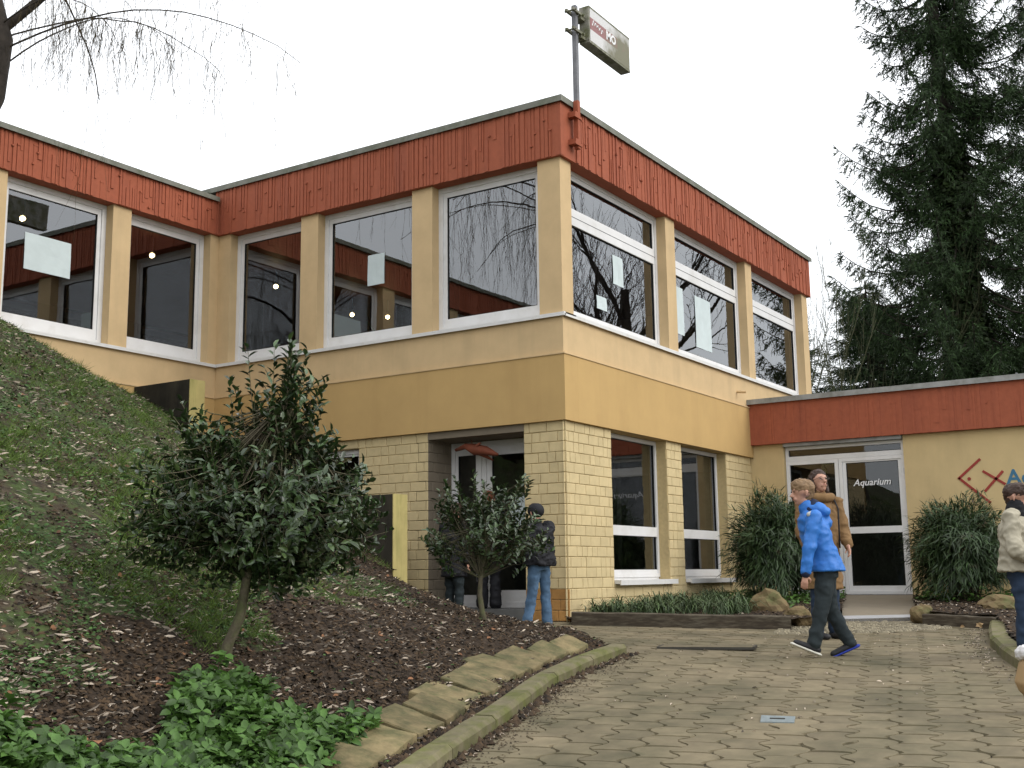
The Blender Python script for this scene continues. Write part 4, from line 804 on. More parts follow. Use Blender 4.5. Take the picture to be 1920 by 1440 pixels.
# green low plants at the wall foot
p = np.concatenate([bsamp(900, B1, lambda x, y: (x > 3.2) & (y > -1.6) | ((x > 1.9) & (y > -2.1) & (y < -1.3))), bsamp(1400, B2, lambda x, y: (x > 4.4) & (y < -2.6))]); m = len(p)
v, f = scatter(LEAF_V, LEAF_F, p + np.c_[np.zeros((m, 2)), RNG.uniform(0, .12, m)], rdir(m, 0, .7), nrm(rdir(m) * .5 + [0, 0, 1]), np.stack([RNG.uniform(.03, .05, m), RNG.uniform(.05, .09, m), np.full(m, .05)], 1)); mk_np('low_bed_plants', v, f, 'plant', kind='stuff', label='low green leaves at the foot of the annex wall', cat='ground cover')
# strap leaved border
c0 = bsamp(95, B1, lambda x, y: (y > -.95 - .12 * x * 0) & (x < 4.3) & (x > .25) & (y < -.12) | ((x > -.1) & (x < 1.6) & (y > -1.75) & (y < -.3) & (x + .45 * y > -.35)))
pos = []; fw = []; ss = []
for c in c0:
    k = 26; pos.append(np.tile(c, (k, 1)) + np.c_[RNG.normal(0, .03, (k, 2)), np.zeros(k)]); fw.append(rdir(k, .35, .95)); ss.append(np.stack([RNG.uniform(.008, .014, k), RNG.uniform(.16, .34, k), RNG.uniform(.5, .9, k)], 1))
STV = [(-.5, 0, 0), (.5, 0, 0), (-.5, .4, .1), (.5, .4, .1), (-.4, .75, .05), (.4, .75, .05), (0, 1, -.16)]; STF = [(0, 1, 3), (0, 3, 2), (2, 3, 5), (2, 5, 4), (4, 5, 6)]
fw = np.concatenate(fw); up = nrm(np.array([0, 0, 1.]) - fw * fw[:, 2:3]); v, f = scatter(STV, STF, np.concatenate(pos), fw, up, np.concatenate(ss)); mk_np('grass_border', v, f, 'liriope', kind='stuff', label='tufts of dark strap leaved grass along the brick wall', cat='ornamental grass')
# timber edging beams
def beam(p0, p1, h, wd, lab):
    p0 = Vector(p0); p1 = Vector(p1); d_ = (p1 - p0).normalized(); n_ = Vector((-d_.y, d_.x)) ; F = ((p0.x, p0.y), (d_.x, d_.y), (n_.x, n_.y)); L = (p1 - p0).length; mb = MB(); g0, g1 = Gf(*p0) - .03, Gf(*p1) - .03
    K = 12; vs = []; 
    for i in range(K + 1):
        a = L * i / K; gz = g0 + (g1 - g0) * i / K; hh_ = h + .03 + random.uniform(-.004, .004)
        for n2, z in ((0, 0), (random.uniform(-.004, .003), hh_ - .012), (.014, hh_), (wd - .014, hh_), (wd, hh_ - .012), (wd, 0)): vs.append((p0.x + d_.x * a + n_.x * n2, p0.y + d_.y * a + n_.y * n2, gz + z))
    fs = [(i * 6 + j, (i + 1) * 6 + j, (i + 1) * 6 + (j + 1) % 6, i * 6 + (j + 1) % 6) for i in range(K) for j in range(6)] + [tuple(range(6)), tuple(range(K * 6, K * 6 + 6))[::-1]]
    mb.add(vs, fs); return mk('timber_edging', mb, 'beam', None, lab, 'edging', 'timber bed edgings', loc=(p0.x, p0.y, g0))
beam((-.56, -.36), (.27, -2.60), .145, .16, 'long dark timber beam edging the bed left of the ramp'); beam((2.25, -3.48), (1.93, -4.36), .13, .15, 'short dark timber beam edging the bed right of the ramp')
# ramp
rp = thing('entrance_ramp', (4.3, -2.4, 0), 'flat wooden ramp with a metal front edge leading to the annex door', 'ramp')
A_, B_, C_, D_ = (6.0, -1.36, .185), (6.0, -2.43, .185), (3.14, -3.20, -.035), (2.36, -2.50, -.035)
mb = MB(); mb.add([A_, B_, C_, D_] + [(x, y, z - .06) for x, y, z in (A_, B_, C_, D_)], [(0, 3, 2, 1), (4, 5, 6, 7), (0, 1, 5, 4), (1, 2, 6, 5), (2, 3, 7, 6), (3, 0, 4, 7)][::1]); mk('ramp_board', mb, 'ramp', rp)
def lerp(a, b, t): return tuple(a[i] + (b[i] - a[i]) * t for i in range(3))
c1, d1 = lerp(C_, B_, .10), lerp(D_, A_, .10); up = lambda p_, h: (p_[0], p_[1], p_[2] + h)
mb = MB(); mb.add([up(c1, .004), up(d1, .004), up(D_, .004), up(C_, .004), up(D_, -.05), up(C_, -.05)], [(0, 1, 2, 3), (3, 2, 4, 5)]); mk('metal_edge', mb, 'alu', rp)
mb = MB(); mb.add([up(B_, .005), up(C_, .005), up(C_, -.07), up(B_, -.07)], [(0, 1, 2, 3)]); mk('side_edge', mb, 'metal', rp)
# rocks
def rock(loc, s, lab, seed):
    import bmesh
    bm = bmesh.new(); bmesh.ops.create_icosphere(bm, subdivisions=3, radius=1)
    for v_ in bm.verts:
        n1_ = mnoise.noise(v_.co * 1.3 + Vector((seed, 0, 0))) * .45 + mnoise.noise(v_.co * 3.5 + Vector((0, seed, 0))) * .16; v_.co *= 1 + n1_
        v_.co = Vector((v_.co.x * s[0], v_.co.y * s[1], v_.co.z * s[2]))
    me = bpy.data.meshes.new('rock'); bm.to_mesh(me); bm.free(); me.transform(Matrix.Translation(loc)); finish('rock', me, 'rock', None, lab, 'rock', 'garden rocks', None, loc, False)
rock((1.65, -1.85, .14), (.20, .22, .2), 'largest brown mossy rock beside the strap leaved grass', 1.3); rock((1.0, -2.42, .03), (.15, .17, .12), 'small brown rock at the right end of the long timber beam', 5.1)
rock((3.3, -4.15, .12), (.2, .24, .11), 'broad flat tan rock in the bed right of the ramp', 8.2); rock((4.2, -4.45, .18), (.2, .3, .14), 'grey brown rock behind the broad flat rock', 3.3); rock((2.9, -4.75, .06), (.12, .13, .11), 'small round pale rock near the boy in beige', 9.4); rock((3.2, -4.6, .05), (.1, .12, .07), 'tiny flat pale stone between two rocks', 2.2)
rock((2.45, -3.42, .02), (.13, .13, .12), 'tan rock between the ramp and the short timber beam', 6.6)
# bamboo-like shrubs
def bamboo(cx_, cy_, rx, ry, h, lab, seed, n=15000):
    z0 = float(zbed(np.array(cx_), np.array(cy_))); t_ = thing('bamboo_shrub', (cx_, cy_, z0), lab, 'shrub', 'arching bamboo shrubs by the annex door')
    k = 60; th = RNG.uniform(0, 2 * np.pi, k); r = RNG.uniform(.2, .8, k); base = np.c_[cx_ + np.cos(th) * r * .25, cy_ + np.sin(th) * r * .25, np.full(k, z0)]; tip = np.c_[cx_ + np.cos(th) * r * rx, cy_ + np.sin(th) * r * ry, z0 + h * np.sqrt(1 - (r * .85) ** 2) * RNG.uniform(.85, 1.0, k)]
    mid = (base + tip) / 2 + np.c_[np.zeros((k, 2)), np.full(k, .15)]; v, f = tubes_np(np.stack([base, mid, tip], 1), np.full((k, 3), .006), 4); mk_np('canes', v, f, 'bark', t_)
    d_ = rdir(n, -.75, 1); rr_ = RNG.uniform(.35, 1, n) ** .45; lump = 1 + .22 * np.sin(d_[:, 0] * 5 + seed) * np.sin(d_[:, 1] * 6) + .10 * np.sin(d_[:, 2] * 8 + d_[:, 0] * 7) + RNG.normal(0, .10, n)
    p = np.array([cx_, cy_, z0 + h * .52]) + d_ * np.array([rx, ry, h * .5]) * (rr_ * lump)[:, None]; p[:, 2] = np.maximum(p[:, 2], z0 + .04)
    fw = nrm(d_ * .7 + rdir(n) * .6 + np.array([0, 0, -.55])); v, f = scatter(BLADE_V, BLADE_F, p, fw, nrm(d_ + [0, 0, .6] + rdir(n) * .4), np.stack([RNG.uniform(.012, .022, n), RNG.uniform(.08, .17, n), RNG.uniform(.05, .12, n)], 1)); mk_np('foliage', v, f, 'bamboo', t_)
bamboo(3.85, -1.12, .56, .56, 1.42, 'dense dark bamboo shrub left of the annex door with some dry leaves', 1.); bamboo(5.0, -3.38, .64, .64, 1.30, 'dense green bamboo shrub right of the annex door under the fish emblem', 4.)

# ------------------------------------------------------------------ holly trees
_rr = np.array(_r) * [1, 1, 0]; _rr = _rr / np.linalg.norm(_rr); _ff = np.array([-_rr[1], _rr[0], 0])    # image-right and depth directions on the ground
def frame_pt(base, a, dpt, h): return np.array(base) + _rr * a + _ff * dpt + np.array([0, 0, h])
def holly(base, blobs, trunk, r0, lab, seed, leafs, nt_scale=1., lf=1.):
    global RNG
    RNG = np.random.default_rng(seed); t_ = thing('holly_tree', tuple(base), lab, 'tree', 'small evergreen holly trees in the bank')
    tp = [frame_pt(base, *q) for q in trunk]; mb = MB(); K = len(tp); mb.tube(tp, [r0 * (1.25 if i == 0 else 1 - .55 * i / (K - 1)) for i in range(K)], 10)
    curves = []; tips = []; dirs = []
    for (a, dp, h, ra, rd, rh, n) in blobs:
        for i in range(int(n * nt_scale)):
            d_ = rdir(1)[0] * RNG.uniform(.2, 1.25) ** .6; tip = frame_pt(base, a + d_[0] * ra, dp + d_[1] * rd, h + d_[2] * rh)
            j = RNG.integers(K // 2, K); st_ = tp[j] * (1 - .0); c = frame_pt(base, a, dp, h - rh * .3); md = st_ * .35 + c * .35 + tip * .3 + RNG.normal(0, .03, 3)
            m2 = md * .4 + tip * .6 + np.array([0, 0, -.01]); curves.append([st_, st_ * .5 + md * .5, md, m2, tip]); tips.append(tip); dirs.append(nrm(tip - m2 + np.array([0, 0, .06])))
    tips = np.array(tips); dirs = np.array(dirs); mk('trunk', mb, 'bark', t_, smooth=True)
    cv = np.array(curves); rad = np.tile(np.array([.0045, .0038, .003, .0024, .0018]), (len(cv), 1)) * r0 / .03; v, f = tubes_np(cv, rad, 4); mk_np('branches', v, f, 'bark', t_)
    P = []; Fw = []; Up = []; S = []
    for k in range(leafs):
        t = k / leafs; pos = tips - dirs * (t * (.30 if leafs == 12 else .2)) + RNG.normal(0, .006, tips.shape); n = len(tips); rad_ = nrm(np.cross(dirs, rdir(n))); Fw.append(nrm(rad_ * RNG.uniform(.6, 1.1, (n, 1)) + dirs * (.95 - t * .6) + np.array([0, 0, .12]))); Up.append(nrm(dirs + rad_ * -.2 + rdir(n) * .25)); P.append(pos); S.append(lf * np.stack([RNG.uniform(.022, .034, n), RNG.uniform(.05, .078, n), RNG.uniform(.04, .09, n)], 1))
    v, f = scatter(LEAF_V, LEAF_F, np.concatenate(P), np.concatenate(Fw), np.concatenate(Up), np.concatenate(S)); mk_np('crown', v, f, 'holly', t_)
hb = (-7.0, -1.69, float(T(np.array(-7.0), np.array(-1.69))) - .02)
holly(hb, [(.22, 0, .90, .66, .5, .44, 360), (-.18, 0, 1.02, .46, .4, .42, 150), (-.30, 0, 1.40, .16, .16, .26, 24), (-.46, 0, .80, .20, .2, .2, 30), (.76, 0, 1.12, .16, .16, .16, 20), (.58, 0, .72, .3, .3, .18, 40), (.22, 0, 1.22, .36, .3, .2, 36), (.60, .05, .92, .38, .35, .35, 110), (.38, 0, 1.62, .23, .2, .34, 62), (.08, 0, 1.28, .22, .25, .26, 30), (.52, 0, 1.33, .16, .16, .22, 34), (.10, .02, 1.66, .11, .1, .20, 12), (-.12, 0, 1.42, .13, .12, .18, 22), (.38, 0, 1.88, .05, .05, .10, 8), (.84, 0, .86, .18, .2, .10, 14), (.12, 0, 1.95, .02, .02, .03, 2)],
      [(0, 0, 0), (.02, 0, .14), (.09, 0, .30), (.12, 0, .5), (.16, 0, .7), (.2, .02, .95), (.27, 0, 1.25), (.34, 0, 1.6)], .036, 'large multi-branched holly with glossy dark leaves in the foreground of the bank', 11, 12, .82, .98)
sb_ = (-2.93, -.80, float(T(np.array(-2.93), np.array(-.80))) - .02)
sb_ = (sb_[0], sb_[1], sb_[2])
holly(sb_, [(0, 0, .88, .50, .45, .28, 140), (.42, 0, .80, .30, .3, .22, 50), (-.35, 0, 1.16, .18, .18, .22, 34), (-.52, 0, .76, .18, .2, .14, 20), (.38, 0, 1.25, .09, .1, .25, 16), (0, 0, 1.24, .12, .12, .22, 18), (.15, 0, 1.08, .3, .25, .2, 40), (-.15, 0, 1.05, .2, .2, .18, 22), (-.38, 0, .58, .08, .08, .06, 5)],
      [(0, 0, 0), (-.02, 0, .12), (-.04, 0, .28), (-.03, 0, .42), (.02, 0, .58), (.04, 0, .9)], .030, 'smaller holly standing in front of the recessed entrance', 12, 10, .66, .98)
RNG = np.random.default_rng(99)

# ------------------------------------------------------------------ spruces
def spruce_mesh(seed, H, Rb, ztop_lo, dens=1.):
    R_ = np.random.default_rng(seed); trunk = MB(); lean = np.array([-.075, 0.0]); K = 12
    tp = [(lean[0] * z * 0, 0, z) for z in np.linspace(0, H, K)]
    trunk.tube(tp, [max(.02, .30 * (1 - z / H) ** .8 * H / 22) for z in np.linspace(0, H, K)], 10)
    tw = []; pos = []; dr = []; sc2 = []; z = ztop_lo
    while z < H - .3:
        tt = z / H; nb_ = 6 if dens > .8 else 5
        for b in range(nb_):
            th = R_.uniform(0, 2 * np.pi); L = Rb * (1 - tt) ** .72 * R_.uniform(.55, 1.12); d2 = np.array([math.cos(th), math.sin(th)]); S_ = 9; base = np.array([0, 0, z + R_.uniform(-.2, .2)])
            droop = .34 * L * R_.uniform(.6, 1.2); s = np.linspace(0, 1, S_); up_ = .22 * L
            crv = np.stack([base[0] + d2[0] * L * s, base[1] + d2[1] * L * s, base[2] - droop * np.sin(s * 2.2) * 1.0 + up_ * s ** 3], 1); crv[:, :2] += R_.normal(0, .02, (S_, 2)) * s[:, None]
            tw.append(crv); m = int((12 + L * 26) * dens)
            # side twigs hanging from the branch
            u = R_.uniform(.10, 1, m); i0 = np.minimum((u * (S_ - 1)).astype(int), S_ - 2); fr = u * (S_ - 1) - i0; p0 = crv[i0] * (1 - fr[:, None]) + crv[i0 + 1] * fr[:, None]
            side = np.array([-d2[1], d2[0]]); sgn = R_.choice([-1, 1], m); lt = np.minimum(.95, .22 + .7 * (1 - u) + .1) * R_.uniform(.5, 1.1, m); out = np.stack([side[0] * sgn * .55 + d2[0] * .5, side[1] * sgn * .55 + d2[1] * .5, -R_.uniform(.15, 1.1, m)], 1); out = nrm(out)
            nn_ = 8
            for k in range(nn_):
                q_ = p0 + out * (lt * (k + .5) / nn_)[:, None]; pos.append(q_); dr.append(nrm(out + R_.normal(0, .55, (m, 3)))); sc2.append(np.stack([R_.uniform(.018, .036, m), R_.uniform(.09, .2, m), np.full(m, .05)], 1))
            # tufts along branch itself
            mm = int(18 * dens); u = R_.uniform(.3, 1, mm); i0 = np.minimum((u * (S_ - 1)).astype(int), S_ - 2); pos.append(crv[i0 + 1]); dr.append(nrm(R_.normal(0, .4, (mm, 3)) + [d2[0], d2[1], .2])); sc2.append(np.tile([.03, .2, .05], (mm, 1)))
        z += R_.uniform(.24, .40)
    pos = np.concatenate(pos); dr = np.concatenate(dr); sc2 = np.concatenate(sc2); v, f = scatter([(-.5, 0, 0), (.5, .1, 0), (0, 1, 0)], [(0, 1, 2)], pos, dr, R_.normal(0, 1, pos.shape), sc2)
    tw = np.array(tw); L_ = len(tw); bv, bf = tubes_np(tw, np.tile(np.linspace(.035, .008, tw.shape[1]), (L_, 1)), 4)
    return trunk, (v, f), (bv, bf)
def place_spruce(tk, cr_, br, loc, sx, sz, rz, lab, lean=(0, 0), ivy=False):
    t_ = thing('spruce_tree', loc, lab, 'tree', 'conifers behind the annex')
    Mx = Matrix.Translation(Vector(loc)) @ Matrix(((1, 0, lean[0], 0), (0, 1, lean[1], 0), (0, 0, 1, 0), (0, 0, 0, 1))) @ Matrix.Rotation(rz, 4, 'Z') @ Matrix.Diagonal((sx, sx, sz, 1))
    A4 = np.array(Mx)
    def tr(v): v = np.asarray(v); return v @ A4[:3, :3].T + A4[:3, 3]
    mb = MB(); mb.v = [tuple(p) for p in tr(tk.v)]; mb.f = tk.f; mb.m = tk.m; mk('trunk', mb, 'bark_dark', t_, smooth=True)
    mk_np('branches', tr(br[0]), br[1], 'bark_dark', t_); mk_np('crown', tr(cr_[0]), cr_[1], 'needle', t_)
    if ivy:
        n = 9000; z = RNG.uniform(.15, .5, n) * 22 * sz; th = RNG.uniform(0, 2 * np.pi, n); r = .30 + .32 * RNG.uniform(0, 1, n) * (1 - z / (22 * sz) * .9) * (1 + .4 * np.sin(z * 2)); p = np.c_[np.cos(th) * r, np.sin(th) * r, z]; p = p + np.c_[lean[0] * z, lean[1] * z, z * 0] + np.array(loc)
        v, f = scatter(LEAF_V, LEAF_F, p, rdir(n, -.8, .3), np.c_[np.cos(th), np.sin(th), np.full(n, .5)], RNG.uniform(.10, .17, n)); mk_np('ivy', v, f, 'ivy', t_)
sA = spruce_mesh(3, 22, 4.3, 2.5, 1.3); sB = spruce_mesh(5, 16, 4.2, 1.2, .95)
place_spruce(*sA, (19.85, -1.0, -1), 1.0, 1.12, 0.4, 'tallest dark spruce with ivy clad trunk behind the annex roof', (-.155, 0.0), ivy=True)
place_spruce(*sA, (24.5, -2.9, -1), .95, .98, 2.1, 'tall spruce cut by the right edge of the photo', (-.03, 0))
place_spruce(*sB, (24.0, 3.0, -1), 1.2, .66, 1.0, 'lower dark spruce left of the ivy clad one, mostly behind it'); place_spruce(*sB, (27.0, 7.2, -1), 1.4, .70, 3.0, 'dark spruce peeping out just right of the corner block')
place_spruce(*sB, (27, .5, -1), 1.2, .62, 4.2, 'low broad spruce behind the ivy clad trunk'); place_spruce(*sB, (31, 4.5, -1), 1.3, .72, 5.2, 'farthest dark conifer seen between the other spruces')

# ------------------------------------------------------------------ bare broadleaf trees (generator)
def bare_tree(seed, H, spread, levels=4, r0=.16, nch=(7, 6, 6, 5), bend=.25, up0=.75):
    R_ = np.random.default_rng(seed); K = 6; cur = [(np.zeros(3), np.array([0, 0, 1.]), H * .55, r0)]; out = []
    for lv in range(levels + 1):
        nxt = []
        for (p, d_, L, r) in cur:
            pts = [p]; dd = d_.copy()
            for k in range(K - 1): dd = nrm(dd + R_.normal(0, bend * .5, 3) + np.array([0, 0, .06 + .03 * lv])); pts.append(pts[-1] + dd * L / (K - 1))
            pts = np.array(pts); out.append((pts, np.linspace(r, r * .45, K)))
            if lv < levels:
                n = nch[lv]
                for c in range(n):
                    t = R_.uniform(.25 if lv else .35, 1.0); i = min(int(t * (K - 1)), K - 2); q = pts[i] + (pts[i + 1] - pts[i]) * (t * (K - 1) - i); pd = nrm(pts[i + 1] - pts[i]); sd = nrm(R_.normal(0, 1, 3)); nd = nrm(pd * up0 + sd * spread + np.array([0, 0, .15])); nxt.append((q, nd, L * R_.uniform(.45, .68), max(.004, r * (1 - t * .5) * .5)))
        cur = nxt
    cv = np.array([o[0] for o in out]); rd = np.array([o[1] for o in out]); return cv, rd
def place_bare(cv, rd, loc, lab, name='bare_tree', cat_='tree', grp='bare trees right of the annex', rz=0, s=1., m='bark_dark', nside=3):
    t_ = thing(name, loc, lab, cat_, grp); c, s_ = math.cos(rz), math.sin(rz); Rz = np.array([[c, -s_, 0], [s_, c, 0], [0, 0, 1]]); P = (cv * s) @ Rz.T + np.array(loc)
    n0 = 1 + 7; v, f = tubes_np(P[:n0], rd[:n0] * s, 7); mk_np('trunk', v, f, m, t_, smooth=True); v, f = tubes_np(P[n0:], rd[n0:] * s, nside); mk_np('crown', v, f, m, t_)
b1 = bare_tree(21, 11, .75, 4, .19, (7, 6, 5, 5)); place_bare(*b1, (17.6, -9.7, -.3), 'spreading bare tree beyond the annex, mirrored in the right facade windows', s=1.6)
place_bare(*b1, (26.0, -17.5, -.3), 'second bare tree farther right, mirrored in the windows', rz=2.2, s=1.5)
b2 = bare_tree(23, 9, .5, 4, .10, (7, 5, 5, 4)); place_bare(*b2, (15.2, -8.0, -.3), 'slender bare tree beside the annex, mirrored in the first right window', rz=1., s=1.35)
b3 = bare_tree(31, 6.5, .38, 3, .045, (7, 5, 4), up0=1.0)
for i, (x, y, s, lab) in enumerate(((15.6, 2.6, 1.45, 'greenish bare sapling right beside the corner block above the annex roof'), (16.6, 1.75, 1.35, 'thin bare sapling in the middle of the gap behind the annex roof'), (17.5, .7, 1.4, 'bare sapling nearest the ivy clad spruce'), (18.0, 3.6, 1.5, 'branching bare sapling behind the other saplings'))):
    M.setdefault('sapling', mat('sapling_bark', (.075, .08, .04), .9, .2, 6)); place_bare(*b3, (x, y, -.2), lab, 'bare_sapling', 'sapling', 'bare saplings behind the annex roof', rz=i * 1.3, s=s, m='sapling')
# second floor of dark woodland to the left, mirrored in the windows near the inner corner
# ------------------------------------------------------------------ weeping willow
wt = thing('willow_tree', (-7.35, 2.35, 2.1), 'bare weeping willow leaning in from the left edge with hanging twigs', 'tree')
mb = MB(); mb.tube([(-7.5, 2.2, 1.6), (-7.1, 2.3, 3.0), (-6.62, 2.32, 4.1), (-6.2, 2.42, 4.95), (-6.12, 2.45, 5.5), (-6.3, 2.6, 6.4), (-6.9, 3.0, 7.8)], [.30, .24, .20, .165, .15, .13, .09], 14)
me_ = mk('trunk', mb, 'bark_dark', wt, smooth=True)
RW = np.random.default_rng(77); limbs = []
K = 14
base_pts = [np.array(p) for p in [(-6.15, 2.45, 5.3), (-6.12, 2.45, 5.6), (-6.3, 2.6, 6.4), (-6.5, 2.8, 7.0), (-6.8, 3.0, 7.6)]]
K = 14
def limb(p, d_, L, rise, sag, r):
    s = np.linspace(0, 1, K)[:, None]; q = p + d_ * L * s + np.array([0, 0, 1.]) * (rise * np.sin(s * 1.9) - sag * s ** 2.2) + np.cumsum(RW.normal(0, .018, (K, 3)), 0) * s; limbs.append((q, np.linspace(r, r * .3, K))); return q
# thick limb to the upper right and finer arching ones
limb(np.array([-6.12, 2.45, 5.55]), np.array([.60, -.72, 0]), 2.2, 1.1, .0, .045); limb(np.array([-6.15, 2.45, 5.35]), np.array([.5, -.8, 0]), 3.0, .75, .9, .010); limb(np.array([-6.12, 2.45, 5.5]), np.array([.62, -.6, 0]), 2.4, .55, .7, .009); limb(np.array([-6.15, 2.4, 5.6]), np.array([.3, -.8, 0]), 1.6, .5, .9, .008); limb(np.array([-6.1, 2.5, 5.2]), np.array([.7, -.4, 0]), 2.0, .9, .3, .009)
for k in range(46):
    th = RW.uniform(0, 2 * np.pi); p = base_pts[RW.integers(2, 5)] + RW.normal(0, .1, 3); limb(p, np.array([math.cos(th), math.sin(th), 0.]), RW.uniform(2.5, 5.2), RW.uniform(1.2, 2.6), RW.uniform(.2, 1.2), RW.uniform(.010, .024))
v, f = tubes_np(np.array([l[0] for l in limbs]), np.array([l[1] for l in limbs]), 6); mk_np('limbs', v, f, 'bark_dark', wt, smooth=True)
tw = []; tr_ = []
def twig(p, L, r=.0032, wig=.05):
    k = 9; s = np.linspace(0, 1, k)[:, None]; dx = RW.normal(0, .07, 2) * 1.5; q = p + np.concatenate([dx * (s ** .7) * L + np.cumsum(RW.normal(0, .014, (k, 2)), 0), -L * s], 1); tw.append(q); tr_.append(np.linspace(r, r * .45, k))
    for b in range(3):
        i = RW.integers(2, k - 1); l2 = L * RW.uniform(.12, .3); q2 = q[i] + np.concatenate([RW.normal(0, .12, 2) * s * l2 * 2.5, -l2 * s], 1); tw.append(q2); tr_.append(np.linspace(r * .7, r * .35, k))
def toward(p):
    qq = R3 @ (p - CAM); return qq[0] / qq[2] * 2190 + 960, 720 - qq[1] / qq[2] * 2190
for li, (q, r) in enumerate(limbs):
    n = 34 if li < 5 else 15
    for i in range(n):
        t = RW.uniform(.25, 1) * (K - 1); j = min(int(t), K - 2); p = q[j] + (q[j + 1] - q[j]) * (t - j); px, py = toward(p)
        L = RW.uniform(.6, 2.6) if li >= 5 else RW.uniform(.1, .9)
        if px > -20:       # sparse and short where the crown thins out over the roof
            L = min(L, RW.uniform(.4, 2.3)) * (1 if px < 560 else .4)
        if px > -20 and px < 620:
            for _ in range(1): twig(p + RW.normal(0, .22, 3) * [1, 1, .3], L * RW.uniform(.5, 1.2), .0030)
        twig(p, L, .0026 if px > -20 else .0034)
v, f = tubes_np(np.array(tw), np.array(tr_), 3); mk_np('hanging_twigs', v, f, 'twig', wt)

# ------------------------------------------------------------------ people
def cap_prim(mb, p0, p1, r0, r1, n=12, sx=1., sy=1., up=(0, 0, 1)):
    p0 = Vector(p0); p1 = Vector(p1); d_ = (p1 - p0); L = d_.length; d_ = d_.normalized() if L > 1e-6 else Vector((0, 0, 1)); ref = Vector(up) if abs(d_.dot(Vector(up))) < .95 else Vector((1, 0, 0)); x = d_.cross(ref).normalized(); y = d_.cross(x); R = []; 
    for a in (-75, -45, -15): R.append((p0 + d_ * r0 * math.sin(math.radians(a)), r0 * math.cos(math.radians(a))))
    for a in (15, 45, 75): R.append((p1 + d_ * r1 * math.sin(math.radians(a)), r1 * math.cos(math.radians(a))))
    k = len(mb.v)
    for c, r in R:
        for j in range(n): t = 2 * math.pi * j / n; mb.v.append(tuple(c + x * math.cos(t) * r * sx + y * math.sin(t) * r * sy))
    for i in range(len(R) - 1):
        for j in range(n): a = k + i * n + j; b = k + i * n + (j + 1) % n; mb.f.append((a, b, b + n, a + n)); mb.m.append(0)
    mb.f.append(tuple(range(k, k + n))[::-1]); mb.m.append(0); mb.f.append(tuple(range(k + (len(R) - 1) * n, k + len(R) * n))); mb.m.append(0)
def ell(mb, c, rx, ry, rz, n=14):
    k = len(mb.v); c = Vector(c); M_ = 7
    for i in range(1, M_):
        ph = math.pi * i / M_
        for j in range(n): t = 2 * math.pi * j / n; mb.v.append((c.x + rx * math.sin(ph) * math.cos(t), c.y + ry * math.sin(ph) * math.sin(t), c.z + rz * math.cos(ph)))
    for i in range(M_ - 2):
        for j in range(n): a = k + i * n + j; b = k + i * n + (j + 1) % n; mb.f.append((a, a + n, b + n, b)); mb.m.append(0)
    mb.v.append((c.x, c.y, c.z + rz)); mb.v.append((c.x, c.y, c.z - rz)); T_ = len(mb.v) - 2
    for j in range(n): mb.f.append((T_, k + j, k + (j + 1) % n)); mb.f.append((T_ + 1, k + (M_ - 2) * n + (j + 1) % n, k + (M_ - 2) * n + j)); mb.m += [0, 0]
def loft(mb, rings, n=20):           # rings: (cx, cy, cz, rx, ry) stacked in z
    k = len(mb.v)
    for cx_, cy_, cz_, rx, ry in rings:
        for j in range(n): t = 2 * math.pi * j / n; mb.v.append((cx_ + rx * math.cos(t), cy_ + ry * math.sin(t), cz_))
    for i in range(len(rings) - 1):
        for j in range(n): a = k + i * n + j; b = k + i * n + (j + 1) % n; mb.f.append((a, b, b + n, a + n)); mb.m.append(0)
    mb.f.append(tuple(range(k, k + n))[::-1]); mb.m.append(0); mb.f.append(tuple(range(k + (len(rings) - 1) * n, k + len(rings) * n))); mb.m.append(0)
def organic(name, mb, m, parent, place, vox=.012, smooth=3, folds=0., fs=9., seed=0):
    me = bpy.data.meshes.new(name); me.from_pydata(mb.v, [], mb.f); me.update(); o = bpy.data.objects.new(name, me); C.objects.link(o)
    r = o.modifiers.new('r', 'REMESH'); r.mode = 'VOXEL'; r.voxel_size = vox; s = o.modifiers.new('s', 'SMOOTH'); s.iterations = smooth; s.factor = .5
    dg = bpy.context.evaluated_depsgraph_get(); dg.update(); me2 = bpy.data.meshes.new_from_object(o.evaluated_get(dg)); bpy.data.objects.remove(o)
    if folds:
        n_ = len(me2.vertices); co = np.empty(n_ * 3); no = np.empty(n_ * 3); me2.vertices.foreach_get('co', co); me2.vertex_normals.foreach_get('vector', no); co = co.reshape(-1, 3); no = no.reshape(-1, 3)
        h = np.array([mnoise.ridged_multi_fractal(Vector((p_[0] * fs * .55 + seed, p_[1] * fs * .55, p_[2] * fs * .8)), .9, 2.1, 4, 1.0, 2.0) for p_ in co]); h = (h - h.mean()) / (h.std() + 1e-6); co += no * (np.clip(h, -2, 2) * folds * .8)[:, None]; me2.vertices.foreach_set('co', co.ravel())
    me2.transform(place); me2.materials.clear(); return finish(name, me2, m, parent, None, None, None, None, None, True)
def shoe(mb, ankle, toe_dir, H, pitch=0., w=.026):
    a = Vector(ankle); d_ = Vector(toe_dir).normalized(); f_ = .115 * H
    h_ = a + Vector((0, 0, -.028 * H)); cap_prim(mb, a + Vector((0, 0, .01)), h_, .030 * H, .030 * H); cap_prim(mb, h_ - d_ * .018 * H, h_ + d_ * f_ * .9 + Vector((0, 0, -.006 * H)), .026 * H, .022 * H, sx=1.15, sy=.85)
    return h_, d_, f_
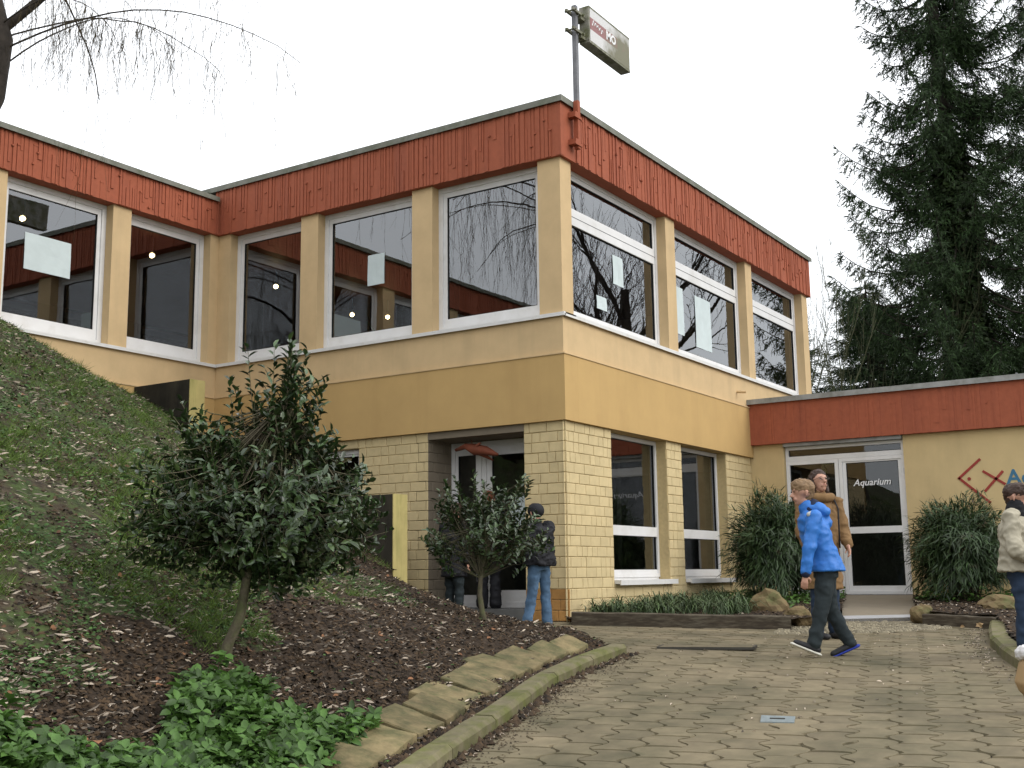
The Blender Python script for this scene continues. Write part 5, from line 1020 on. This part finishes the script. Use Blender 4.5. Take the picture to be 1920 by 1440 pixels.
def hand(mb, w, d_, side, H, curl=.5):     # wrist, direction, palm-normal-ish lateral vector
    w = Vector(w); d_ = Vector(d_).normalized(); sd = Vector(side).normalized(); pn = d_.cross(sd).normalized(); s = H / 1.5; pl = .075 * s
    cap_prim(mb, w, w + d_ * pl * .8, .021 * s, .024 * s, sx=1.2, sy=.6, up=tuple(pn))
    for i, (o_, L) in enumerate(((-.026, .058), (-.009, .066), (.008, .062), (.024, .048))):
        b = w + d_ * pl * .85 + sd * o_ * s; m_ = b + (d_ + pn * curl * .4).normalized() * L * .5 * s; e = m_ + (d_ + pn * curl * 1.4).normalized() * L * .5 * s; cap_prim(mb, b, m_, .0088 * s, .008 * s, 8); cap_prim(mb, m_, e, .008 * s, .0065 * s, 8)
    b = w + d_ * pl * .25 - sd * .02 * s; m_ = b + (d_ * .7 - sd * .8 + pn * .3).normalized() * .034 * s; e = m_ + (d_ + pn * .5).normalized() * .03 * s; cap_prim(mb, b, m_, .011 * s, .009 * s, 8); cap_prim(mb, m_, e, .009 * s, .007 * s, 8)
def head(mb, c, fwd, H, upv=(0, 0, 1)):
    """skull, jaw, nose, ears in the head's own frame; returns frame"""
    c = Vector(c); f_ = Vector(fwd).normalized(); u_ = Vector(upv); l_ = u_.cross(f_).normalized(); u_ = f_.cross(l_).normalized(); s = H ** .45 * 1.5 ** .55 / 1.5 
    P = lambda a, b, z: c + (f_ * a + l_ * b + u_ * z) * s
    cap_prim(mb, P(-.018, 0, .028), P(.012, 0, .030), .080 * s, .076 * s, 16, sx=.95, sy=1.0); cap_prim(mb, P(.022, 0, -.0), P(.030, 0, -.055), .062 * s, .040 * s, 14); cap_prim(mb, P(.038, 0, -.078), P(.052, 0, -.075), .024 * s, .020 * s, 10)
    cap_prim(mb, P(.078, 0, .018), P(.103, 0, -.018), .008 * s, .013 * s, 8); cap_prim(mb, P(.088, .008, -.022), P(.088, -.008, -.022), .010 * s, .010 * s, 8)
    cap_prim(mb, P(.072, .028, .034), P(.072, -.028, .034), .016 * s, .016 * s, 8); cap_prim(mb, P(.070, .016, -.048), P(.070, -.016, -.048), .016 * s, .016 * s, 8)
    for sg_ in (1, -1): cap_prim(mb, P(-.008, sg_ * .077, .012), P(-.004, sg_ * .079, -.022), .017 * s, .010 * s, 8, sx=1, sy=.7)
    return P, s, f_, l_, u_
def person(loc, heading, H, lab, J, clothes, look=(1, 0, 0), hair='hair_dark', hairstyle='short', glasses=False, group=None):
    """J: joint positions in local metres: x forward, y left, z up"""
    t_ = thing('person', loc, lab, 'person', group); place = Matrix.Translation(Vector(loc)) @ Matrix.Rotation(heading, 4, 'Z')
    V = {k: Vector(v) for k, v in J.items()}; mb = MB(); h = H
    loft(mb, [(V['pelvis'].x, V['pelvis'].y, V['pelvis'].z - .05 * h, .062 * h, .09 * h), (V['pelvis'].x, V['pelvis'].y, V['pelvis'].z + .04 * h, .064 * h, .092 * h), ((V['pelvis'].x + V['chest'].x) / 2, V['chest'].y, (V['pelvis'].z + V['chest'].z) / 2, .058 * h, .078 * h), (V['chest'].x, V['chest'].y, V['chest'].z, .066 * h, .095 * h), (V['chest'].x, V['chest'].y, V['chest'].z + .07 * h, .05 * h, .08 * h)])
    cap_prim(mb, V['chest'] + Vector((0, 0, .03 * h)), V['head'] + Vector((-.01, 0, -.06)), .034 * h, .030 * h)
    P, s, f_, l_, u_ = head(mb, V['head'], look, h)
    for sd in 'LR':
        sg_ = 1 if sd == 'L' else -1
        cap_prim(mb, V['hip' + sd], V['knee' + sd], .052 * h, .034 * h); cap_prim(mb, V['knee' + sd], V['ankle' + sd], .033 * h, .021 * h); 0
        cap_prim(mb, V['sh' + sd], V['el' + sd], .030 * h, .024 * h); cap_prim(mb, V['el' + sd], V['wr' + sd], .023 * h, .016 * h); d_ = (V['wr' + sd] - V['el' + sd]).normalized(); hand(mb, V['wr' + sd], d_ + Vector((.0, 0, -.25)), (sg_ * 0.2 + .8, sg_ * -.3, 0), h)
    organic('body', mb, 'skin', t_, place, .0075, 2)
    # face
    mb = MB()
    for sg_ in (1, -1): ell(mb, P(.087, sg_ * .029, .016), .006 * s, .011 * s, .006 * s, 8)
    organic('eyes', mb, 'eye', t_, place, .003, 1)
    mb = MB(); cap_prim(mb, P(.086, .016, -.047), P(.086, -.016, -.047), .0055 * s, .0055 * s, 8, sx=1, sy=.6); organic('mouth', mb, 'lip', t_, place, .003, 1)
    mb = MB()
    if hairstyle == 'short':
        cap_prim(mb, P(-.030, 0, .045), P(.016, 0, .055), .083 * s, .078 * s, 16); cap_prim(mb, P(-.045, 0, .0), P(-.040, 0, -.03), .062 * s, .05 * s, 14); cap_prim(mb, P(.05, .03, .085), P(.06, -.03, .088), .026 * s, .026 * s)
        organic('hair', mb, hair, t_, place, .008, 1, .004, 55)
    elif hairstyle == 'long':
        cap_prim(mb, P(-.030, 0, .045), P(.000, 0, .058), .086 * s, .080 * s, 16)
        for sg_ in (1, -1): cap_prim(mb, P(-.01, sg_ * .066, .04), P(-.02, sg_ * .072, -.10), .032 * s, .026 * s)
        cap_prim(mb, P(-.055, 0, .0), P(-.06, 0, -.11), .065 * s, .05 * s, 14); organic('hair', mb, hair, t_, place, .008, 1, .004, 55)
    elif hairstyle == 'beanie':
        cap_prim(mb, P(-.020, 0, .035), P(.010, 0, .045), .092 * s, .088 * s, 16); organic('hat', mb, hair, t_, place, .008, 2)
    if glasses:
        mb = MB()
        for sg_ in (1, -1):
            ring = [P(.099, sg_ * .031 + .021 * math.cos(a), .014 + .016 * math.sin(a)) for a in [i * math.pi / 5 for i in range(11)]]; mb.tube(ring, .0018, 5, cap=False); mb.tube([P(.097, sg_ * .052, .018), P(.0, sg_ * .083, .022)], .0016, 4)
        mb.tube([P(.1, .010, .016), P(.1, -.010, .016)], .0018, 4); me = bpy.data.meshes.new('glasses'); me.from_pydata(mb.v, [], mb.f); me.transform(place); finish('glasses', me, 'eye', t_, None, None, None, None, None, False)
    clothes(t_, V, place, h, P, s); return t_
def stand(h, spread=.055, lean=0., arms=None):
    J = dict(pelvis=(0, 0, .53 * h), chest=(lean * .7, 0, .74 * h), head=(lean + .02, 0, .925 * h))
    for sd, sg_ in (('L', 1), ('R', -1)):
        J.update({'hip' + sd: (0, sg_ * .052 * h, .51 * h), 'knee' + sd: (.012 * h, sg_ * spread * h, .28 * h), 'ankle' + sd: (0, sg_ * (spread + .005) * h, .05 * h), 'sh' + sd: (lean * .8, sg_ * .115 * h, .805 * h), 'el' + sd: (lean * .5 - .01, sg_ * .145 * h, .635 * h), 'wr' + sd: (lean * .4 + .03, sg_ * .15 * h, .49 * h)})
    if arms: J.update(arms)
    return J
def legs(t_, V, place, h, m, wk=1., seed=0, flare=1.0, folds=.006):
    mb = MB(); loft(mb, [(V['pelvis'].x, V['pelvis'].y, V['pelvis'].z - .07 * h, .070 * h, .100 * h), (V['pelvis'].x, V['pelvis'].y, V['pelvis'].z + .05 * h, .070 * h, .098 * h)])
    for sd in 'LR':
        a = V['ankle' + sd]; k = V['knee' + sd]; cap_prim(mb, V['hip' + sd], k, .062 * h * wk, .046 * h * wk); cap_prim(mb, k, a + (k - a) * .02 + Vector((0, 0, -.012 * h)), .046 * h * wk, .037 * h * wk * flare)
    return organic('trousers', mb, m, t_, place, .012, 2, folds, 11, seed)
def shoes(t_, V, place, h, m='shoe', dirs=None, sole=None):
    for sd in 'LR':
        mb = MB(); d_ = Vector((dirs or {}).get(sd, (1, 0, 0))).normalized(); h_, d_, f_ = shoe(mb, V['ankle' + sd], d_, h); so_ = organic('shoe', mb, m, t_, place, .009, 2)
        if sole:
            mb = MB(); b = h_ + Vector((0, 0, 0)) - (Vector((0, 0, 1)) - d_ * d_.z).normalized() * .020 * h; cap_prim(mb, b - d_ * .03 * h, b + d_ * f_ * 1.0, .026 * h, .022 * h, 12, sx=1.2, sy=.42) ; organic('sole', mb, sole[sd], so_, place, .007, 1)
def jacket(t_, V, place, h, m, hem, wide=1., seed=0, folds=.006, sleeve=1., hood=None, open_=False, name='jacket', flare=1.0, arm=1.0):
    c = V['chest']; p = V['pelvis']; mb = MB(); hz = hem; R = []
    for t, rx, ry in ((0, .098 * flare, .118 * flare), (.25, .094, .114), (.5, .088, .110), (.75, .086, .114), (.9, .072, .108), (1.0, .045, .07)):
        z = hz + (c.z + .085 * h - hz) * t; x = p.x + (c.x - p.x) * max(0, (z - p.z) / (c.z - p.z)) if z > p.z else p.x; y = p.y + (c.y - p.y) * max(0, min(1, (z - p.z) / (c.z - p.z))); R.append((x, y, z, rx * h * wide, ry * h * wide))
    loft(mb, R, 24)
    for sd in 'LR':
        cap_prim(mb, V['sh' + sd], V['el' + sd], .045 * h * arm, .040 * h * arm); w_ = V['wr' + sd]; e = V['el' + sd]; cap_prim(mb, e, e + (w_ - e) * .86 * sleeve, .040 * h * arm, .032 * h * arm)
    n_ = V['head'] + Vector((-.03, 0, -.115)); cap_prim(mb, c + Vector((-.01, 0, .075 * h)), n_, .058 * h, .048 * h)
    if hood: 
        hb_ = c + Vector((-.050 * h, 0, .075 * h)); cap_prim(mb, hb_ + Vector((-.01 * h, .045 * h, .01 * h)), hb_ + Vector((-.01 * h, -.045 * h, .01 * h)), .034 * h, .034 * h); cap_prim(mb, hb_ + Vector((-.025 * h, .0, -.055 * h)), hb_ + Vector((.02 * h, 0, .02 * h)), .035 * h, .055 * h, sx=1.4); cap_prim(mb, hb_ + Vector((0, .05 * h, .02 * h)), V['head'] + Vector((-.03, .035, -.125)), .028 * h, .024 * h); cap_prim(mb, hb_ + Vector((0, -.05 * h, .02 * h)), V['head'] + Vector((-.03, -.035, -.125)), .028 * h, .024 * h)
    return organic(name, mb, m, t_, place, .011, 2, folds, 12, seed)
def simple_part(name, mb, m, parent, place):
    me = bpy.data.meshes.new(name); me.from_pydata(mb.v, [], mb.f); me.update(); me.transform(place); return finish(name, me, m, parent, None, None, None, None, None, True)
HL = math.atan2(-_rr[1], -_rr[0])     # heading towards image left
HC = math.atan2(-_ff[1], -_ff[0])     # heading towards the camera
# boy in the blue jacket, walking to the left
def boy_clothes(t_, V, place, h, P, s):
    legs(t_, V, place, h, 'trouser', 1.0, 1, 1.1, .005); shoes(t_, V, place, h, 'shoe', {'L': (1, 0, .42), 'R': (1, 0, -.42)}, {'L': 'sole_w', 'R': 'sole_b'})
    jk = jacket(t_, V, place, h, 'blue', V['pelvis'].z - .03 * h, 1.02, 2, .0048, 1., hood=True, flare=1.12)
    mb = MB(); w_ = V['wrL']; e = V['elL']; cap_prim(mb, e + (w_ - e) * .88, e + (w_ - e) * .95, .029 * h, .028 * h); organic('cuff', mb, 'navy', jk, place, .007, 1)
    mb = MB(); c = V['chest'] + Vector((-.0, 0, .115 * h)); cap_prim(mb, c + Vector((.02, 0, -.01)), c + Vector((.0, 0, .012)), .052 * h, .046 * h); organic('collar', mb, 'navy', jk, place, .009, 1)
    mb = MB(); cap_prim(mb, V['shL'] + Vector((.0, .012, .040)), V['shL'] + Vector((.045, .018, .022)), .022, .024, sx=1, sy=1); organic('shoulder_patch', mb, 'grey_patch', jk, place, .007, 1)
J = dict(pelvis=(-.01, 0, .73), chest=(.07, 0, 1.05), head=(.150, 0, 1.335), hipL=(0, .07, .72), kneeL=(.055, .07, .40), ankleL=(.135, .05, .10), hipR=(-.02, -.07, .72), kneeR=(-.05, -.07, .37), ankleR=(-.20, -.08, .115),
         shL=(.10, .155, 1.13), elL=(.165, .20, .87), wrL=(.21, .20, .66), shR=(.05, -.155, 1.13), elR=(-.03, -.2, .88), wrR=(-.10, -.2, .64))
bp = np.array([-2.36, -3.86]); person((bp[0], bp[1], Gf(*bp) + .012), HL, 1.45, 'blond boy in a bright blue hooded jacket walking left across the paving', J, boy_clothes, (1, .12, -.02), 'hair_blond')
# woman in the camel coat, facing the camera and looking up
def woman_clothes(t_, V, place, h, P, s):
    legs(t_, V, place, h, 'dkjeans', .95, 4); shoes(t_, V, place, h, 'shoe')
    jk = jacket(t_, V, place, h, 'camel', .29 * h, .96, 5, .006, 1., hood=None, name='coat', flare=1.12)
    mb = MB(); c = V['chest'] + Vector((0, 0, .10 * h))
    for a in range(10): t = a * 2 * math.pi / 10; q = c + Vector((.055 * h * math.cos(t), .075 * h * math.sin(t), -.012 * math.cos(t))); t2 = (a + 1) * 2 * math.pi / 10; q2 = c + Vector((.055 * h * math.cos(t2), .075 * h * math.sin(t2), -.012 * math.cos(t2))); cap_prim(mb, q, q2, .03 * h, .03 * h)
    organic('hood', mb, 'camel', jk, place, .011, 2)
    mb = MB(); mb.tube([c + Vector((.03, .12, .03)), c + Vector((.15, .115, -.12)), c + Vector((.17, .10, -.5))], .008, 5); simple_part('bag_strap', mb, 'black', jk, place)
wp = np.array([-.76, -3.32]); person((wp[0], wp[1], Gf(*wp)), HC + .25, 1.62, 'woman with glasses in a long camel coat looking up behind the boy in blue', stand(1.62, .05, 0, {'elL': (.04, .225, 1.02), 'wrL': (.17, .19, .88), 'elR': (.05, -.235, 1.02), 'wrR': (.14, -.2, .82)}), woman_clothes, (1, .05, .28), 'hair_dark', 'long', True)
# boy in the beige jacket cut by the right edge
def rboy_clothes(t_, V, place, h, P, s):
    legs(t_, V, place, h, 'dkjeans', 1.0, 7); shoes(t_, V, place, h, 'shoe')
    jk = jacket(t_, V, place, h, 'beige', .50 * h, 1.14, 8, .008, 1., name='jacket', flare=1.1, arm=1.25)
    mb = MB(); c = V['chest'] + Vector((.0, 0, .13 * h)); cap_prim(mb, c + Vector((0, 0, -.04)), c + Vector((.01, 0, .02)), .060 * h, .054 * h); organic('scarf', mb, 'black', jk, place, .009, 1, .003, 20)
    mb = MB(); c2 = V['chest'] + Vector((.075 * h, 0, 0)); cap_prim(mb, c2 + Vector((.01, 0, .05 * h)), V['pelvis'] + Vector((.095 * h, 0, 0)), .035 * h, .045 * h); organic('front_panel', mb, 'navy', jk, place, .010, 1)
    for sd in 'LR':
        w_ = V['wr' + sd]; e = V['el' + sd]; mb = MB(); cap_prim(mb, e + (w_ - e) * .85, e + (w_ - e) * .98, .033 * h, .030 * h); organic('cuff', mb, 'navy', jk, place, .008, 1)
rp_ = np.array([-1.86, -5.30]); person((rp_[0], rp_[1], Gf(*rp_) + .0), HC + .95, 1.38, 'boy with glasses in a beige jacket and dark scarf at the right edge', stand(1.38, .05, 0, {'elR': (.03, -.25, .86), 'wrR': (.20, -.14, .77), 'elL': (.03, .24, .86), 'wrL': (.20, .12, .76)}), rboy_clothes, (1, .0, -.05), 'hair_dark', 'short', True)
# three people at the recessed entrance
def dark1(t_, V, place, h, P, s): legs(t_, V, place, h, 'trouser', 1.0, 3); shoes(t_, V, place, h); jacket(t_, V, place, h, 'black', .38 * h, 1.05, 3, .006)
def dark2(t_, V, place, h, P, s): legs(t_, V, place, h, 'black', 1.1, 5, 1.3); shoes(t_, V, place, h); jacket(t_, V, place, h, 'black', .50 * h, 1.0, 6, .006)
def jean3(t_, V, place, h, P, s): legs(t_, V, place, h, 'jeans', .95, 6, 1.25, .0045); shoes(t_, V, place, h); jacket(t_, V, place, h, 'black', .50 * h, 1.28, 9, .012, flare=.95, arm=1.35)
person((-.42, 1.36, Gf(-.4, 1.3)), math.radians(-10), 1.42, 'child in a long black coat facing the entrance, left of the small holly', stand(1.42), dark1, (1, 0, 0), 'hair_dark')
person((.16, 1.24, .14), math.radians(20), 1.45, 'person in black with auburn hair standing on the entrance step', stand(1.45), dark2, (1, .2, 0), 'hair_red')
person((-1.13, -.30, Gf(-1.13, -.3)), math.radians(75), 1.32, 'child in blue jeans and short black jacket standing by the brick corner', stand(1.32, .075, .02, {'elL': (.10, .22, .86), 'wrL': (.24, .12, .96), 'elR': (.10, -.22, .86), 'wrR': (.24, -.12, .96), 'kneeL': (.05, .06, .37), 'ankleL': (.10, .10, .066)}), jean3, (1, 0, -.2), 'black', 'beanie')
# tan bag with fleece rim at the lower right edge
bgp = (-4.25, -5.74, Gf(-4.25, -5.74)); bt = thing('shoulder_bag', bgp, 'rounded tan bag with a white fleece rim standing on the paving at the right edge', 'bag'); pl = Matrix.Translation(Vector(bgp))
mb = MB(); cap_prim(mb, (0, 0, .09), (.01, -.02, .12), .07, .08); cap_prim(mb, (0, 0, .2), (0, -.01, .26), .115, .10); organic('bag_body', mb, 'tan', bt, pl, .01, 3)
mb = MB()
for a in range(12): t = a * math.pi / 6; ell(mb, (.075 * math.cos(t), .075 * math.sin(t) - .01, .36 + .01 * math.sin(3 * t)), .036, .036, .042)
ell(mb, (0, -.01, .37), .07, .07, .04); organic('fleece_rim', mb, 'fleece', bt, pl, .01, 1, .004, 60)
